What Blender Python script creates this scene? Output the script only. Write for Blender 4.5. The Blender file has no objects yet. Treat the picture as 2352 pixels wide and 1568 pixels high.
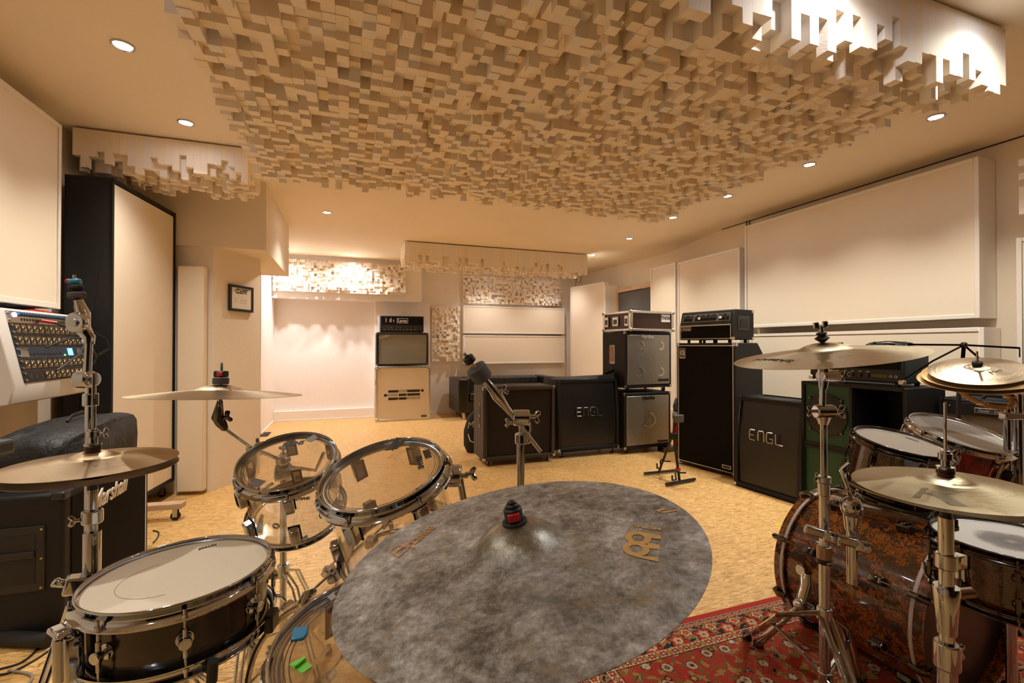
import bpy, bmesh, math, random
from mathutils import Vector, Matrix, Euler
random.seed(7)
PI = math.pi
COL = bpy.context.scene.collection
V = Vector
# ------------------------------------------------------------------ camera
H, FPX, YAW, TILT = 1.22, 1060.0, math.radians(19.5), math.radians(0.5)
FW = V((math.sin(YAW)*math.cos(TILT), math.cos(YAW)*math.cos(TILT), math.sin(TILT)))
RT = V((math.cos(YAW), -math.sin(YAW), 0)); UP = RT.cross(FW)
EYE = V((0, 0, H))
def ray(x, y): return FW + RT*((x-1176)/FPX) - UP*((y-784)/FPX)
def at_z(x, y, z): r = ray(x, y); return EYE + r*((z-H)/r.z)
def at_x(x, y, X): r = ray(x, y); return EYE + r*(X/r.x)
def at_y(x, y, Y): r = ray(x, y); return EYE + r*(Y/r.y)
def at_d(x, y, d): return EYE + ray(x, y)*d
# ------------------------------------------------------------------ node helper
class N:
    def __init__(s, t): s.t = t; s.n = t.nodes; s.l = t.links
    def new(s, typ, **kw):
        n = s.n.new(typ)
        for k, v in kw.items(): setattr(n, k, v)
        return n
    def put(s, sock, v):
        if v is None: return
        if isinstance(v, bpy.types.NodeSocket): s.l.new(v, sock)
        else: sock.default_value = v
    def m(s, op, a, b=None, c=None):
        n = s.new('ShaderNodeMath', operation=op); s.put(n.inputs[0], a); s.put(n.inputs[1], b)
        if c is not None: s.put(n.inputs[2], c)
        return n.outputs[0]
    def noise(s, co, scale, detail=3, rough=.5, dist=0, out=0):
        n = s.new('ShaderNodeTexNoise'); s.put(n.inputs['Vector'], co); n.inputs['Scale'].default_value = scale
        n.inputs['Detail'].default_value = detail; n.inputs['Roughness'].default_value = rough; n.inputs['Distortion'].default_value = dist
        return n.outputs[out]
    def voro(s, co, scale, feature='F1', out='Distance', rnd=1):
        n = s.new('ShaderNodeTexVoronoi', feature=feature); s.put(n.inputs['Vector'], co); n.inputs['Scale'].default_value = scale
        n.inputs['Randomness'].default_value = rnd
        return n.outputs[out]
    def ramp(s, f, stops, mode='LINEAR'):
        n = s.new('ShaderNodeValToRGB'); cr = n.color_ramp; cr.interpolation = mode
        while len(cr.elements) < len(stops): cr.elements.new(.5)
        for e, (p, c) in zip(cr.elements, stops):
            e.position = p; e.color = (c, c, c, 1) if isinstance(c, (int, float)) else (*c, 1)
        s.put(n.inputs[0], f); return n.outputs[0]
    def mix(s, f, a, b, blend='MIX'):
        n = s.new('ShaderNodeMix', data_type='RGBA', blend_type=blend)
        s.put(n.inputs[0], f)
        for i, v in ((6, a), (7, b)):
            if isinstance(v, tuple) and len(v) == 3: v = (*v, 1)
            s.put(n.inputs[i], v)
        return n.outputs[2]
    def coord(s, kind='Object', scale=None, rot=None):
        o = s.new('ShaderNodeTexCoord').outputs[kind]
        if scale or rot:
            mp = s.new('ShaderNodeMapping'); s.l.new(o, mp.inputs[0])
            if scale: mp.inputs['Scale'].default_value = scale
            if rot: mp.inputs['Rotation'].default_value = rot
            o = mp.outputs[0]
        return o
    def xyz(s, co):
        n = s.new('ShaderNodeSeparateXYZ'); s.l.new(co, n.inputs[0]); return n.outputs
    def comb(s, x, y, z=0.0):
        n = s.new('ShaderNodeCombineXYZ'); s.put(n.inputs[0], x); s.put(n.inputs[1], y); s.put(n.inputs[2], z); return n.outputs[0]
    def bump(s, h, strength=.3, dist=.01):
        n = s.new('ShaderNodeBump'); s.put(n.inputs['Height'], h); n.inputs['Strength'].default_value = strength; n.inputs['Distance'].default_value = dist
        return n.outputs[0]
MATS = {}
def mat(name, col=(.8, .8, .8), rough=.5, metal=0, fn=None, coat=0, emit=None, es=0, spec=None, noise=None):
    if name in MATS: return MATS[name]
    m = bpy.data.materials.new(name); m.use_nodes = True
    t = m.node_tree; b = t.nodes['Principled BSDF']; n = N(t)
    b.inputs['Base Color'].default_value = (*col, 1); b.inputs['Roughness'].default_value = rough; b.inputs['Metallic'].default_value = metal
    if coat: b.inputs['Coat Weight'].default_value = coat; b.inputs['Coat Roughness'].default_value = .05
    if spec is not None: b.inputs['Specular IOR Level'].default_value = spec
    if emit: b.inputs['Emission Color'].default_value = (*emit, 1); b.inputs['Emission Strength'].default_value = es
    if noise:                                   # (scale, colour variation, bump strength, bump distance)
        f = n.noise(n.coord(), noise[0], 4, .6)
        d = noise[1]
        c = n.mix(f, tuple(max(0, v*(1-d)) for v in col), tuple(min(1, v*(1+d)) for v in col))
        t.links.new(c, b.inputs['Base Color'])
        if noise[2]: t.links.new(n.bump(f, noise[2], noise[3]), b.inputs['Normal'])
    if fn: fn(n, b)
    MATS[name] = m; m.diffuse_color = (*col, 1); return m
# ------------------------------------------------------------------ mesh builder
def frame(d, hint=None):
    z = V(d).normalized()
    x = V(hint) if hint is not None else (V((0, 0, 1)) if abs(z.z) < .9 else V((1, 0, 0)))
    x = (x - z*x.dot(z)).normalized(); y = z.cross(x)
    return Matrix((x, y, z)).transposed()
class MB:
    def __init__(s): s.bm = bmesh.new(); s.M = Matrix.Identity(4)
    def v(s, p): return s.bm.verts.new(s.M @ V(p))
    def f(s, vs):
        try: return s.bm.faces.new(vs)
        except ValueError: return None
    def box(s, c, d, rot=None):
        c = V(c); h = V(d)/2; R = rot.to_3x3() if isinstance(rot, Matrix) else (Euler(rot).to_matrix() if rot else Matrix.Identity(3))
        vs = [s.v(c + R @ V((sx*h.x, sy*h.y, sz*h.z))) for sz in (-1, 1) for sy in (-1, 1) for sx in (-1, 1)]
        for q in ((0, 2, 3, 1), (4, 5, 7, 6), (0, 1, 5, 4), (2, 6, 7, 3), (0, 4, 6, 2), (1, 3, 7, 5)): s.f([vs[i] for i in q])
        return s
    def b2(s, a, b): return s.box([(p+q)/2 for p, q in zip(a, b)], [abs(q-p) for p, q in zip(a, b)])
    def ring(s, c, R, r, n, ry=None):
        ry = r if ry is None else ry
        return [s.v(V(c) + R @ V((r*math.cos(2*PI*i/n), ry*math.sin(2*PI*i/n), 0))) for i in range(n)]
    def skin(s, rings, closed=False, cap=True):
        n = len(rings[0]); m = len(rings)
        for k in range(m if closed else m-1):
            a = rings[k]; b = rings[(k+1) % m]
            for i in range(n): s.f([a[i], a[(i+1) % n], b[(i+1) % n], b[i]])
        if cap and not closed: s.f(rings[0][::-1]); s.f(rings[-1])
    def cyl(s, p, q, r, r2=None, n=20, cap=True):
        p, q = V(p), V(q); R = frame(q-p)
        s.skin([s.ring(p, R, r, n), s.ring(q, R, r if r2 is None else r2, n)], cap=cap); return s
    def tube(s, pts, r, n=10, cap=True, flat=None):
        pts = [V(p) for p in pts]; rings = []; hint = None
        for i, p in enumerate(pts):
            a = pts[max(i-1, 0)]; b = pts[min(i+1, len(pts)-1)]
            R = frame(b-a, hint); hint = R.col[0]
            rr = r[i] if isinstance(r, (list, tuple)) else r
            rings.append(s.ring(p, R, rr, n, None if flat is None else rr*flat))
        s.skin(rings, cap=cap); return s
    def lathe(s, prof, n=48, c=(0, 0, 0), R=None, closed=False):
        R = R or Matrix.Identity(3); c = V(c)
        rings = []
        for r, z in prof:
            rings.append([s.v(c + R @ V((max(r, 1e-5)*math.cos(2*PI*i/n), max(r, 1e-5)*math.sin(2*PI*i/n), z))) for i in range(n)])
        s.skin(rings, closed=closed, cap=False); return s
    def sph(s, c, r, n=14, sc=(1, 1, 1)):
        c = V(c); rings = []
        for k in range(1, n//2):
            a = PI*k/(n//2)
            rings.append([s.v(c+V((r*sc[0]*math.sin(a)*math.cos(2*PI*i/n), r*sc[1]*math.sin(a)*math.sin(2*PI*i/n), -r*sc[2]*math.cos(a)))) for i in range(n)])
        s.skin(rings); return s
    def prism(s, poly, a, b, axis='y'):
        def P(u, w, t): return {'y': (u, t, w), 'x': (t, u, w), 'z': (u, w, t)}[axis]
        A = [s.v(P(u, w, a)) for u, w in poly]; B = [s.v(P(u, w, b)) for u, w in poly]
        s.f(A[::-1]); s.f(B); n = len(A)
        for i in range(n): s.f([A[i], A[(i+1) % n], B[(i+1) % n], B[i]])
        return s
    def torus(s, c, R, r, n=48, m=8, F=None, a0=0, a1=2*PI):
        F = F or Matrix.Identity(3); c = V(c); full = abs(a1-a0-2*PI) < 1e-6; rings = []
        for i in range(n if full else n+1):
            a = a0+(a1-a0)*i/n; d = V((math.cos(a), math.sin(a), 0))
            rings.append([s.v(c+F @ (d*(R+r*math.cos(2*PI*j/m))+V((0, 0, r*math.sin(2*PI*j/m))))) for j in range(m)])
        s.skin(rings, closed=full); return s
    def build(s, name, m, parent=None, bevel=0, kind=None, label=None, loc=None, seg=2, ang=35):
        bmesh.ops.remove_doubles(s.bm, verts=s.bm.verts, dist=1e-6)
        bmesh.ops.recalc_face_normals(s.bm, faces=s.bm.faces)
        th = math.radians(ang)
        for f in s.bm.faces: f.smooth = True
        for e in s.bm.edges:
            if len(e.link_faces) == 2 and e.calc_face_angle() > th: e.smooth = False
        me = bpy.data.meshes.new(name); s.bm.to_mesh(me); s.bm.free()
        o = bpy.data.objects.new(name, me); COL.objects.link(o)
        if isinstance(m, (list, tuple)):
            for q in m: me.materials.append(q)
        else: me.materials.append(m)
        if parent is not None: o.parent = parent
        if loc: o.location = loc
        if bevel:
            b = o.modifiers.new('bevel', 'BEVEL'); b.width = bevel; b.segments = seg; b.limit_method = 'ANGLE'; b.angle_limit = math.radians(40)
        if kind: o['kind'] = kind
        if label: o['label'] = label
        return o
def tag(o, label, cat, group=None, kind=None):
    o['label'] = label; o['category'] = cat
    if group: o['group'] = group
    if kind: o['kind'] = kind
    return o
def thing(name, label, cat, loc=(0, 0, 0), rz=0, group=None, R=None):
    o = bpy.data.objects.new(name, None); COL.objects.link(o); o.empty_display_size = .1
    M = (R.to_4x4() if R is not None else Matrix.Rotation(rz, 4, 'Z')); M.translation = V(loc); o.matrix_world = M
    return tag(o, label, cat, group)
def struct(o): o['kind'] = 'structure'; return o
def text_mb(txt, size, shear=0, bold=0, ext=.0008, spacing=1, align='CENTER'):
    cu = bpy.data.curves.new('t', 'FONT'); cu.body = txt; cu.size = size; cu.shear = shear; cu.offset = bold; cu.extrude = ext
    cu.align_x = align; cu.align_y = 'CENTER'; cu.space_character = spacing; cu.resolution_u = 3
    o = bpy.data.objects.new('t', cu); COL.objects.link(o)
    dg = bpy.context.evaluated_depsgraph_get(); me = bpy.data.meshes.new_from_object(o.evaluated_get(dg))
    bpy.data.objects.remove(o); return me
def text(name, txt, size, m, parent, M, shear=0, bold=0, ext=.0008, spacing=1, sx=1, align='CENTER', warp=None):
    me = text_mb(txt, size, shear, bold, ext, spacing, align)
    me.transform(Matrix.Diagonal((sx, 1, 1, 1)));
    if warp:
        me.transform(M)
        for v in me.vertices: v.co = warp(v.co)
    else: me.transform(M)
    me.materials.clear(); me.materials.append(m); me.name = name
    o = bpy.data.objects.new(name, me); COL.objects.link(o); o.parent = parent; return o
def FR(x, z, y=0, rot=0):                 # placement on a front (local -Y facing) panel
    return Matrix.Translation((x, y, z)) @ Matrix.Rotation(PI/2, 4, 'X') @ Matrix.Rotation(rot, 4, 'Z')
def copy_tree(o, parent=None):
    c = o.copy(); COL.objects.link(c); c.parent = parent
    for ch in o.children: copy_tree(ch, c)
    return c
# ------------------------------------------------------------------ materials
def wall_fn(col, sc=35, st=.25):
    def f(n, b):
        co = n.coord(); a = n.noise(co, sc, 5, .65); big = n.noise(co, 1.3, 3)
        c = n.mix(big, tuple(v*.95 for v in col), tuple(min(1, v*1.04) for v in col))
        n.l.new(c, b.inputs['Base Color']); n.l.new(n.bump(a, st, .006), b.inputs['Normal'])
    return f
M_wall = mat('wall_plaster', rough=.85, fn=wall_fn((.86, .76, .62)))
M_wallw = mat('white_plaster', rough=.85, fn=wall_fn((.88, .82, .76), 22, .45))
M_ceil = mat('ceiling_paint', rough=.9, fn=wall_fn((.89, .78, .62), 60, .08))
M_white = mat('white_painted_wood', (.86, .80, .71), .5, noise=(20, .04, .1, .002))
M_chrome = mat('chrome', (.53, .575, .65), .05, 1)
M_chromed = mat('brushed_steel', (.50, .52, .55), .22, 1)
M_blackchrome = mat('dark_nickel', (.12, .11, .10), .12, 1)
M_black = mat('black_plastic', (.018, .018, .018), .4)
M_rubber = mat('rubber', (.02, .02, .02), .75)
M_tolex = mat('black_tolex', (.011, .011, .012), .6, spec=.35, noise=(420, .35, .5, .001))
M_tolexb = mat('brown_black_tolex', (.042, .034, .027), .6, noise=(420, .3, .5, .001))
M_cloth = mat('black_grille_cloth', (.006, .005, .0045), .9, spec=.2, noise=(500, .5, .3, .001))
M_clothb = mat('dark_brown_grille_cloth', (.018, .011, .007), .9, noise=(500, .4, .3, .001))
M_silver = mat('silver_print', (.62, .60, .56), .35, .7)
M_cream = mat('cream_print', (.80, .74, .60), .5)
M_blackp = mat('black_print', (.015, .014, .013), .6)
M_gold = mat('gold_print', (.75, .56, .27), .35, .6)
M_red = mat('red_plastic', (.55, .02, .02), .35)
M_blue = mat('blue_plastic', (.03, .30, .50), .4)
M_felt = mat('grey_felt', (.09, .09, .09), .95, noise=(300, .5, .8, .002))
M_alu = mat('aluminium_edging', (.66, .64, .60), .32, .9)
M_leather = mat('black_leather', (.010, .010, .009), .30, noise=(60, .2, .35, .004))
M_rope = mat('cable_rubber', (.015, .015, .015), .5)
def panel_fn(n, b):
    co = n.coord(); f = n.noise(co, 260, 2, .6); g = n.noise(co, 1.7, 3)
    c = n.mix(g, (.80, .69, .53), (.87, .77, .62)); n.l.new(c, b.inputs['Base Color']); n.l.new(n.bump(f, .25, .001), b.inputs['Normal'])
M_panel = mat('stretched_cream_fabric', rough=.9, fn=panel_fn)
def osb_fn(n, b):
    w = n.coord(); sel = n.voro(n.coord(scale=(17, 42, 1), rot=(0, 0, .2)), 1, out='Color'); ang = n.xyz(sel)[0]
    def strand(rot, sc, seed):
        co = n.coord(scale=(sc*1.3, sc*9, 1), rot=(0, 0, rot)); return n.noise(co, 1, 4, .65, .4)
    a1 = strand(.15, 9, 0); a2 = strand(-.55, 9, 0); a3 = strand(1.05, 9, 0)
    m1 = n.m('GREATER_THAN', ang, .40); m2 = n.m('GREATER_THAN', ang, .72)
    s1 = n.mix(m1, a1, a2); s2 = n.mix(m2, s1, a3)
    base = n.ramp(s2, [(.28, (.30, .14, .04)), (.38, (.58, .32, .10)), (.50, (.78, .48, .17)), (.62, (.88, .60, .26)), (.74, (.92, .70, .36))])
    cellc = n.ramp(n.xyz(sel)[1], [(0, .92), (1, 1.05)])
    base = n.mix(1.0, base, cellc, 'MULTIPLY')
    fl = n.noise(n.coord(scale=(22, 95, 1), rot=(0, 0, .25)), 1, 2, .5)
    fl2 = n.noise(n.coord(scale=(80, 18, 1), rot=(0, 0, .5)), 1, 2, .5)
    dk = n.m('MAXIMUM', n.ramp(fl, [(.655, 0), (.69, 1)]), n.ramp(fl2, [(.665, 0), (.70, 1)]))
    base = n.mix(n.m('MULTIPLY', dk, .75), base, (.16, .07, .025))
    x, y, z = n.xyz(w)
    jx = n.m('LESS_THAN', n.m('ABSOLUTE', n.m('SUBTRACT', n.m('PINGPONG', n.m('ADD', x, .35), .625), 0.0)), .0018)
    base = n.mix(n.m('MULTIPLY', jx, .5), base, (.10, .05, .02))
    n.l.new(base, b.inputs['Base Color']); b.inputs['Roughness'].default_value = .45
    n.l.new(n.bump(s2, .12, .002), b.inputs['Normal'])
M_osb = mat('osb_floor_board', fn=osb_fn)
def diff_fn(n, b):
    co = n.coord(); mp = n.new('ShaderNodeVectorMath', operation='SCALE'); n.l.new(co, mp.inputs[0]); mp.inputs['Scale'].default_value = 22.5
    x, y, z = n.xyz(mp.outputs[0]); cell = n.comb(n.m('FLOOR', x), n.m('FLOOR', y), 0.0)
    wn = n.new('ShaderNodeTexWhiteNoise', noise_dimensions='2D'); n.l.new(cell, wn.inputs['Vector'])
    c = n.ramp(wn.outputs[0], [(0, (.90, .78, .61)), (.5, (.92, .83, .70)), (.8, (.86, .82, .78)), (1, (.94, .80, .60))])
    n.l.new(c, b.inputs['Base Color']); n.l.new(n.bump(n.noise(co, 160, 3), .25, .002), b.inputs['Normal'])
M_diff = mat('cream_foam_block', rough=.85, fn=diff_fn)
def perf_fn(cell, asp, thr, colm, hole=(.006, .006, .006), metal=.9, rough=.35, diamond=False):
    def f(n, b):
        x, y, z = n.xyz(n.coord())
        u = n.m('DIVIDE', x, cell); w = n.m('DIVIDE', z, cell*asp)
        def d(off):
            a = n.m('SUBTRACT', n.m('FRACT', n.m('ADD', u, off)), .5); c = n.m('SUBTRACT', n.m('FRACT', n.m('ADD', w, off)), .5)
            if diamond: return n.m('ADD', n.m('ABSOLUTE', a), n.m('ABSOLUTE', c))
            return n.m('SQRT', n.m('ADD', n.m('MULTIPLY', a, a), n.m('MULTIPLY', n.m('MULTIPLY', c, c), asp*asp)))
        k = n.m('LESS_THAN', n.m('MINIMUM', d(0.0), d(.5)), thr)
        n.l.new(n.mix(k, colm, hole), b.inputs['Base Color'])
        n.l.new(n.m('MULTIPLY', n.m('SUBTRACT', 1.0, k), metal), b.inputs['Metallic']); b.inputs['Roughness'].default_value = rough
    return f
M_perf = mat('perforated_silver_grille', fn=perf_fn(.0150, 1.0, .27, (.62, .58, .52), rough=.45))
M_mesh = mat('black_metal_mesh', fn=perf_fn(.016, .62, .32, (.055, .055, .058), (.002, .002, .002), .7, .36, True))
def weave_fn(c1, c2, c3, fx, fz):
    def f(n, b):
        x, y, z = n.xyz(n.coord())
        a = n.m('SINE', n.m('MULTIPLY', x, fx)); c = n.m('SINE', n.m('MULTIPLY', z, fz)); k = n.m('MULTIPLY_ADD', n.m('MULTIPLY', a, c), .5, .5)
        big = n.ramp(n.noise(n.coord(scale=(1, 1, 14)), 1.6, 2), [(.42, 0), (.56, 1)])
        base = n.mix(big, c1, c2); base = n.mix(n.ramp(k, [(.35, 0), (.65, 1)]), base, c3); n.l.new(base, b.inputs['Base Color']); b.inputs['Roughness'].default_value = .7
    return f
M_weave = mat('silver_blue_grille_cloth', fn=weave_fn((.36, .30, .17), (.27, .28, .25), (.12, .13, .12), 700, 500))
M_wheat = mat('wheat_grille_cloth', fn=weave_fn((.42, .35, .22), (.38, .33, .22), (.03, .025, .02), 420, 600))
def brass_fn(c1, c2, sc=260, rough=.22, patt=.35):
    def f(n, b):
        co = n.coord(); x, y, z = n.xyz(co)
        r = n.m('SQRT', n.m('ADD', n.m('MULTIPLY', x, x), n.m('MULTIPLY', y, y)))
        ringn = n.noise(n.comb(r, 0.0, 0.0), sc, 4, .7); cl = n.noise(co, 9, 4, .6)
        c = n.mix(cl, c1, c2); c = n.mix(patt, c, n.mix(ringn, tuple(v*.6 for v in c1), tuple(min(1, v*1.25) for v in c2)))
        n.l.new(c, b.inputs['Base Color']); b.inputs['Metallic'].default_value = 1
        n.l.new(n.m('MULTIPLY_ADD', n.m('ADD', cl, ringn), .16, rough), b.inputs['Roughness'])
        n.l.new(n.bump(n.m('ADD', ringn, n.m('MULTIPLY', n.noise(co, 30, 2), 1.2)), .35, .0016), b.inputs['Normal'])
        try: b.inputs['Anisotropic'].default_value = .8
        except Exception: pass
        tg = n.new('ShaderNodeTangent', direction_type='RADIAL', axis='Z'); n.l.new(tg.outputs[0], b.inputs['Tangent'])
    return f
M_brass = mat('lathed_bronze', fn=brass_fn((.50, .42, .25), (.64, .56, .36), 260, .14))
M_brassd = mat('aged_bronze', fn=brass_fn((.42, .31, .19), (.54, .42, .28), 300, .17))
M_brasso = mat('warm_bronze', fn=brass_fn((.72, .47, .20), (.84, .60, .31), 240, .26))
M_brasss = mat('brushed_pale_bronze', fn=brass_fn((.48, .39, .26), (.62, .52, .37), 240, .15))
def patina_fn(n, b):
    co = n.coord(); a = n.noise(co, 10, 6, .78, .3); c = n.noise(co, 58, 6, .8, .1); d = n.noise(co, 130, 4, .7); e = n.noise(co, 3.2, 4, .6)
    base = n.ramp(n.m('ADD', n.m('MULTIPLY', a, .55), n.m('MULTIPLY', c, .45)), [(.38, (.08, .075, .065)), (.45, (.21, .20, .175)), (.50, (.34, .335, .31)), (.56, (.50, .50, .49)), (.63, (.72, .74, .74))])
    rust = n.m('MULTIPLY', n.ramp(n.noise(co, 15, 5, .7, .3), [(.53, 0), (.64, 1)]), n.ramp(n.noise(co, 3.5, 2), [(.42, 0), (.62, .75)]))
    base = n.mix(rust, base, (.34, .26, .15)); base = n.mix(n.ramp(e, [(.5, 0), (.72, .4)]), base, (.24, .28, .31))
    base = n.mix(.35, base, n.ramp(d, [(.3, (.05, .045, .04)), (.7, (.45, .43, .38))]), 'OVERLAY')
    x, y, z = n.xyz(co); rad = n.m('SQRT', n.m('ADD', n.m('MULTIPLY', x, x), n.m('MULTIPLY', y, y))); bell = n.ramp(rad, [(.052, 1), (.072, 0)])
    base = n.mix(n.m('MULTIPLY', bell, .55), base, (.24, .23, .17)); n.l.new(base, b.inputs['Base Color']); n.l.new(n.m('MULTIPLY_ADD', bell, .5, .25), b.inputs['Metallic'])
    n.l.new(n.m('SUBTRACT', n.m('MULTIPLY_ADD', c, .25, .36), n.m('MULTIPLY', bell, .17)), b.inputs['Roughness']); n.l.new(n.bump(n.m('ADD', c, d), .3, .002), b.inputs['Normal'])
M_patina = mat('dark_patina_bronze', fn=patina_fn)
def burl_fn(n, b):
    co = n.coord(); w = n.noise(co, 9, 3, .55, 0, out=1); sc = n.new('ShaderNodeVectorMath', operation='MULTIPLY_ADD')
    n.l.new(w, sc.inputs[0]); sc.inputs[1].default_value = (.16, .16, .16); n.l.new(co, sc.inputs[2])
    a = n.noise(sc.outputs[0], 15, 3, .55, 1.3)
    band = n.m('PINGPONG', n.m('MULTIPLY', a, 7.0), .5)
    c = n.ramp(band, [(.0, (.018, .010, .006)), (.10, (.035, .014, .005)), (.20, (.13, .032, .004)), (.36, (.34, .09, .008)), (.5, (.20, .048, .006))])
    blot = n.ramp(n.noise(co, 21, 3, .6), [(.51, 0), (.55, 1)])
    c = n.mix(n.m('MULTIPLY', blot, .85), c, (.030, .016, .010)); n.l.new(c, b.inputs['Base Color'])
    b.inputs['Roughness'].default_value = .22; b.inputs['Coat Weight'].default_value = 1; b.inputs['Coat Roughness'].default_value = .04
M_burl = mat('burl_veneer_lacquer', fn=burl_fn)
def ebony_fn(n, b):
    a = n.noise(n.coord(scale=(30, 30, 3)), 1, 4, .6); n.l.new(n.ramp(a, [(.35, (.008, .006, .005)), (.7, (.035, .022, .014))]), b.inputs['Base Color'])
    b.inputs['Roughness'].default_value = .2; b.inputs['Coat Weight'].default_value = .6
M_ebony = mat('black_stained_maple', fn=ebony_fn)
def coated_fn(n, b):
    co = n.coord(); a = n.noise(co, 6, 4, .6); sp = n.ramp(n.noise(co, 90, 2), [(.70, 0), (.78, .6)])
    c = n.mix(a, (.74, .67, .52), (.84, .78, .65)); c = n.mix(n.m('MULTIPLY', sp, .5), c, (.25, .22, .18)); n.l.new(c, b.inputs['Base Color']); b.inputs['Roughness'].default_value = .5
M_head = mat('coated_drum_head', fn=coated_fn)
def worn_fn(n, b):
    co = n.coord(); x, y, z = n.xyz(co); r = n.m('SQRT', n.m('ADD', n.m('MULTIPLY', x, x), n.m('MULTIPLY', y, y)))
    rr = n.m('ADD', r, n.m('MULTIPLY_ADD', n.noise(co, 30, 4, .7), .05, -.025))
    c = n.ramp(rr, [(.0, (.42, .40, .37)), (.02, (.16, .15, .14)), (.065, (.26, .25, .23)), (.085, (.70, .69, .64)), (1, (.74, .73, .68))])
    n.l.new(c, b.inputs['Base Color']); b.inputs['Roughness'].default_value = .5
M_worn = mat('worn_coated_head', fn=worn_fn)
def clear_mat(name, tint, lo, hi, rough=.03):
    m = bpy.data.materials.new(name); m.use_nodes = True; t = m.node_tree; t.nodes.clear(); n = N(t)
    out = n.new('ShaderNodeOutputMaterial'); tr = n.new('ShaderNodeBsdfTransparent'); tr.inputs[0].default_value = (*tint, 1)
    gl = n.new('ShaderNodeBsdfGlossy'); gl.inputs['Roughness'].default_value = rough; gl.inputs[0].default_value = (1, 1, 1, 1)
    lw = n.new('ShaderNodeLayerWeight'); lw.inputs[0].default_value = .35
    f = n.m('MULTIPLY_ADD', lw.outputs['Facing'], hi-lo, lo)
    mx = n.new('ShaderNodeMixShader'); n.l.new(f, mx.inputs[0]); n.l.new(tr.outputs[0], mx.inputs[1]); n.l.new(gl.outputs[0], mx.inputs[2]); n.l.new(mx.outputs[0], out.inputs[0])
    MATS[name] = m; return m
M_acryl = clear_mat('clear_acrylic', (.965, .955, .94), .03, .32)
M_clearh = clear_mat('clear_drum_film', (.95, .94, .92), .04, .22, .12)
M_haze = clear_mat('frosted_acrylic_edge', (.62, .60, .57), .12, .6, .25)
# ------------------------------------------------------------------ the room
CZ = 2.64
b = MB(); b.b2((-2.0, -2.6, -.05), (5.2, 8.6, 0)); struct(b.build('floor', M_osb))
b = MB(); b.b2((-2.0, -2.6, CZ), (5.2, 8.6, CZ+.08)); struct(b.build('ceiling', M_ceil))
b = MB(); b.b2((-1.85, -2.6, 0), (-1.75, 5.4, CZ)); struct(b.build('wall_left', M_wall))
b = MB(); b.b2((-1.2, 8.25, 0), (5.2, 8.35, CZ)); struct(b.build('wall_back', M_wallw))
b = MB(); b.b2((-1.85, -2.6, 0), (5.2, -2.5, CZ)); struct(b.build('wall_front', mat('unseen_wall_darkened', (.035, .028, .024), .95)))  # unseen wall, dark surface added to darken chrome reflections and lower the fill
rw = [(4.3, -2.5), (4.3, 4.45), (4.62, 5.9), (4.42, 8.26), (4.55, 8.26), (4.75, 5.9), (4.43, 4.45), (4.43, -2.5)]
b = MB(); b.prism(rw, 0, CZ, 'z'); struct(b.build('wall_right', M_wall))
# pier, beam and doorway on the left
b = MB(); b.prism([(-1.75, 4.62), (-1.07, 4.48), (-.80, 5.0), (-.84, 5.25), (-1.75, 5.4)], 0, 2.06, 'z'); struct(b.build('wall_pier', M_wall))
b = MB(); b.b2((-1.75, 4.5, 2.05), (-.68, 6.12, CZ)); struct(b.build('wall_beam', M_wall))
b = MB(); b.b2((-1.26, 7.04, 0), (-1.12, 8.25, CZ)); struct(b.build('wall_niche', M_wallw))
b = MB(); b.b2((-2.0, 7.04, 0), (-1.26, 7.14, CZ)); struct(b.build('wall_passage', M_wallw))
b = MB(); b.b2((-2.0, 5.4, 0), (-1.85, 7.04, CZ)); struct(b.build('wall_passage_side', M_wallw))
b = MB(); b.b2((-1.12, 7.95, 1.96), (1.18, 8.25, CZ)); struct(b.build('wall_lintel', M_wallw))
b = MB(); b.b2((.42, 8.07, 0), (1.34, 8.25, 1.96)); struct(b.build('wall_pilaster', M_wallw))
b = MB(); b.prism([(-1.12, 8.17), (.42, 8.17), (.42, 8.25), (-1.12, 8.25)], 0, .17, 'z'); struct(b.build('trim_1', M_wallw, bevel=.006))
b = MB(); b.b2((-1.12, 8.155, 0), (.42, 8.17, .022)); b.b2((1.34, 8.235, 0), (4.3, 8.25, .04)); struct(b.build('baseboard_back', M_white))
b = MB(); b.b2((-1.12, 7.05, 0), (-1.105, 8.15, .035)); struct(b.build('baseboard_left', M_white))
M_line = mat('dark_joint', (.05, .04, .03), .9)
b = MB(); b.b2((4.292, -2.5, CZ-.008), (4.3, 4.45, CZ)); struct(b.build('trim_2', M_line))
# grey window with raw wood frame in the right wall
M_wood = mat('raw_pine', rough=.6, fn=lambda n, b: n.l.new(n.ramp(n.noise(n.coord(scale=(3, 3, 30)), 1, 4, .6), [(.3, (.50, .33, .20)), (.7, (.72, .53, .36))]), b.inputs['Base Color']))
w = thing('window_1', 'grey window pane in a raw wood frame on the right wall', 'window', (4.40, 6.35, 1.1), -PI/2-.0); del w['category']; del w['label']; w['kind'] = 'structure'
b = MB(); b.b2((-.62, -.03, 0), (.95, .03, .06)); b.b2((-.62, -.03, 1.02), (.95, .03, 1.10)); b.b2((-.62, -.03, .06), (-.54, .03, 1.02)); b.b2((.87, -.03, .06), (.95, .03, 1.02)); b.build('window_frame', M_wood, w, bevel=.004)
M_pane = mat('grey_dark_glass', (.10, .11, .12), .12, 0, coat=.5)
b = MB(); b.b2((-.54, -.005, .06), (.87, .005, 1.02)); b.build('pane', M_pane, w)
b = MB(); b.cyl((4.28, 4.02, 2.30), (4.28, 4.02, CZ), .006, n=8); b.cyl((4.28, 4.06, 2.30), (4.28, 4.06, CZ), .006, n=8)
tag(b.build('wall_conduit', M_line), 'thin dark conduit running from the ceiling down behind the tall right panels', 'conduit')
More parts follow.
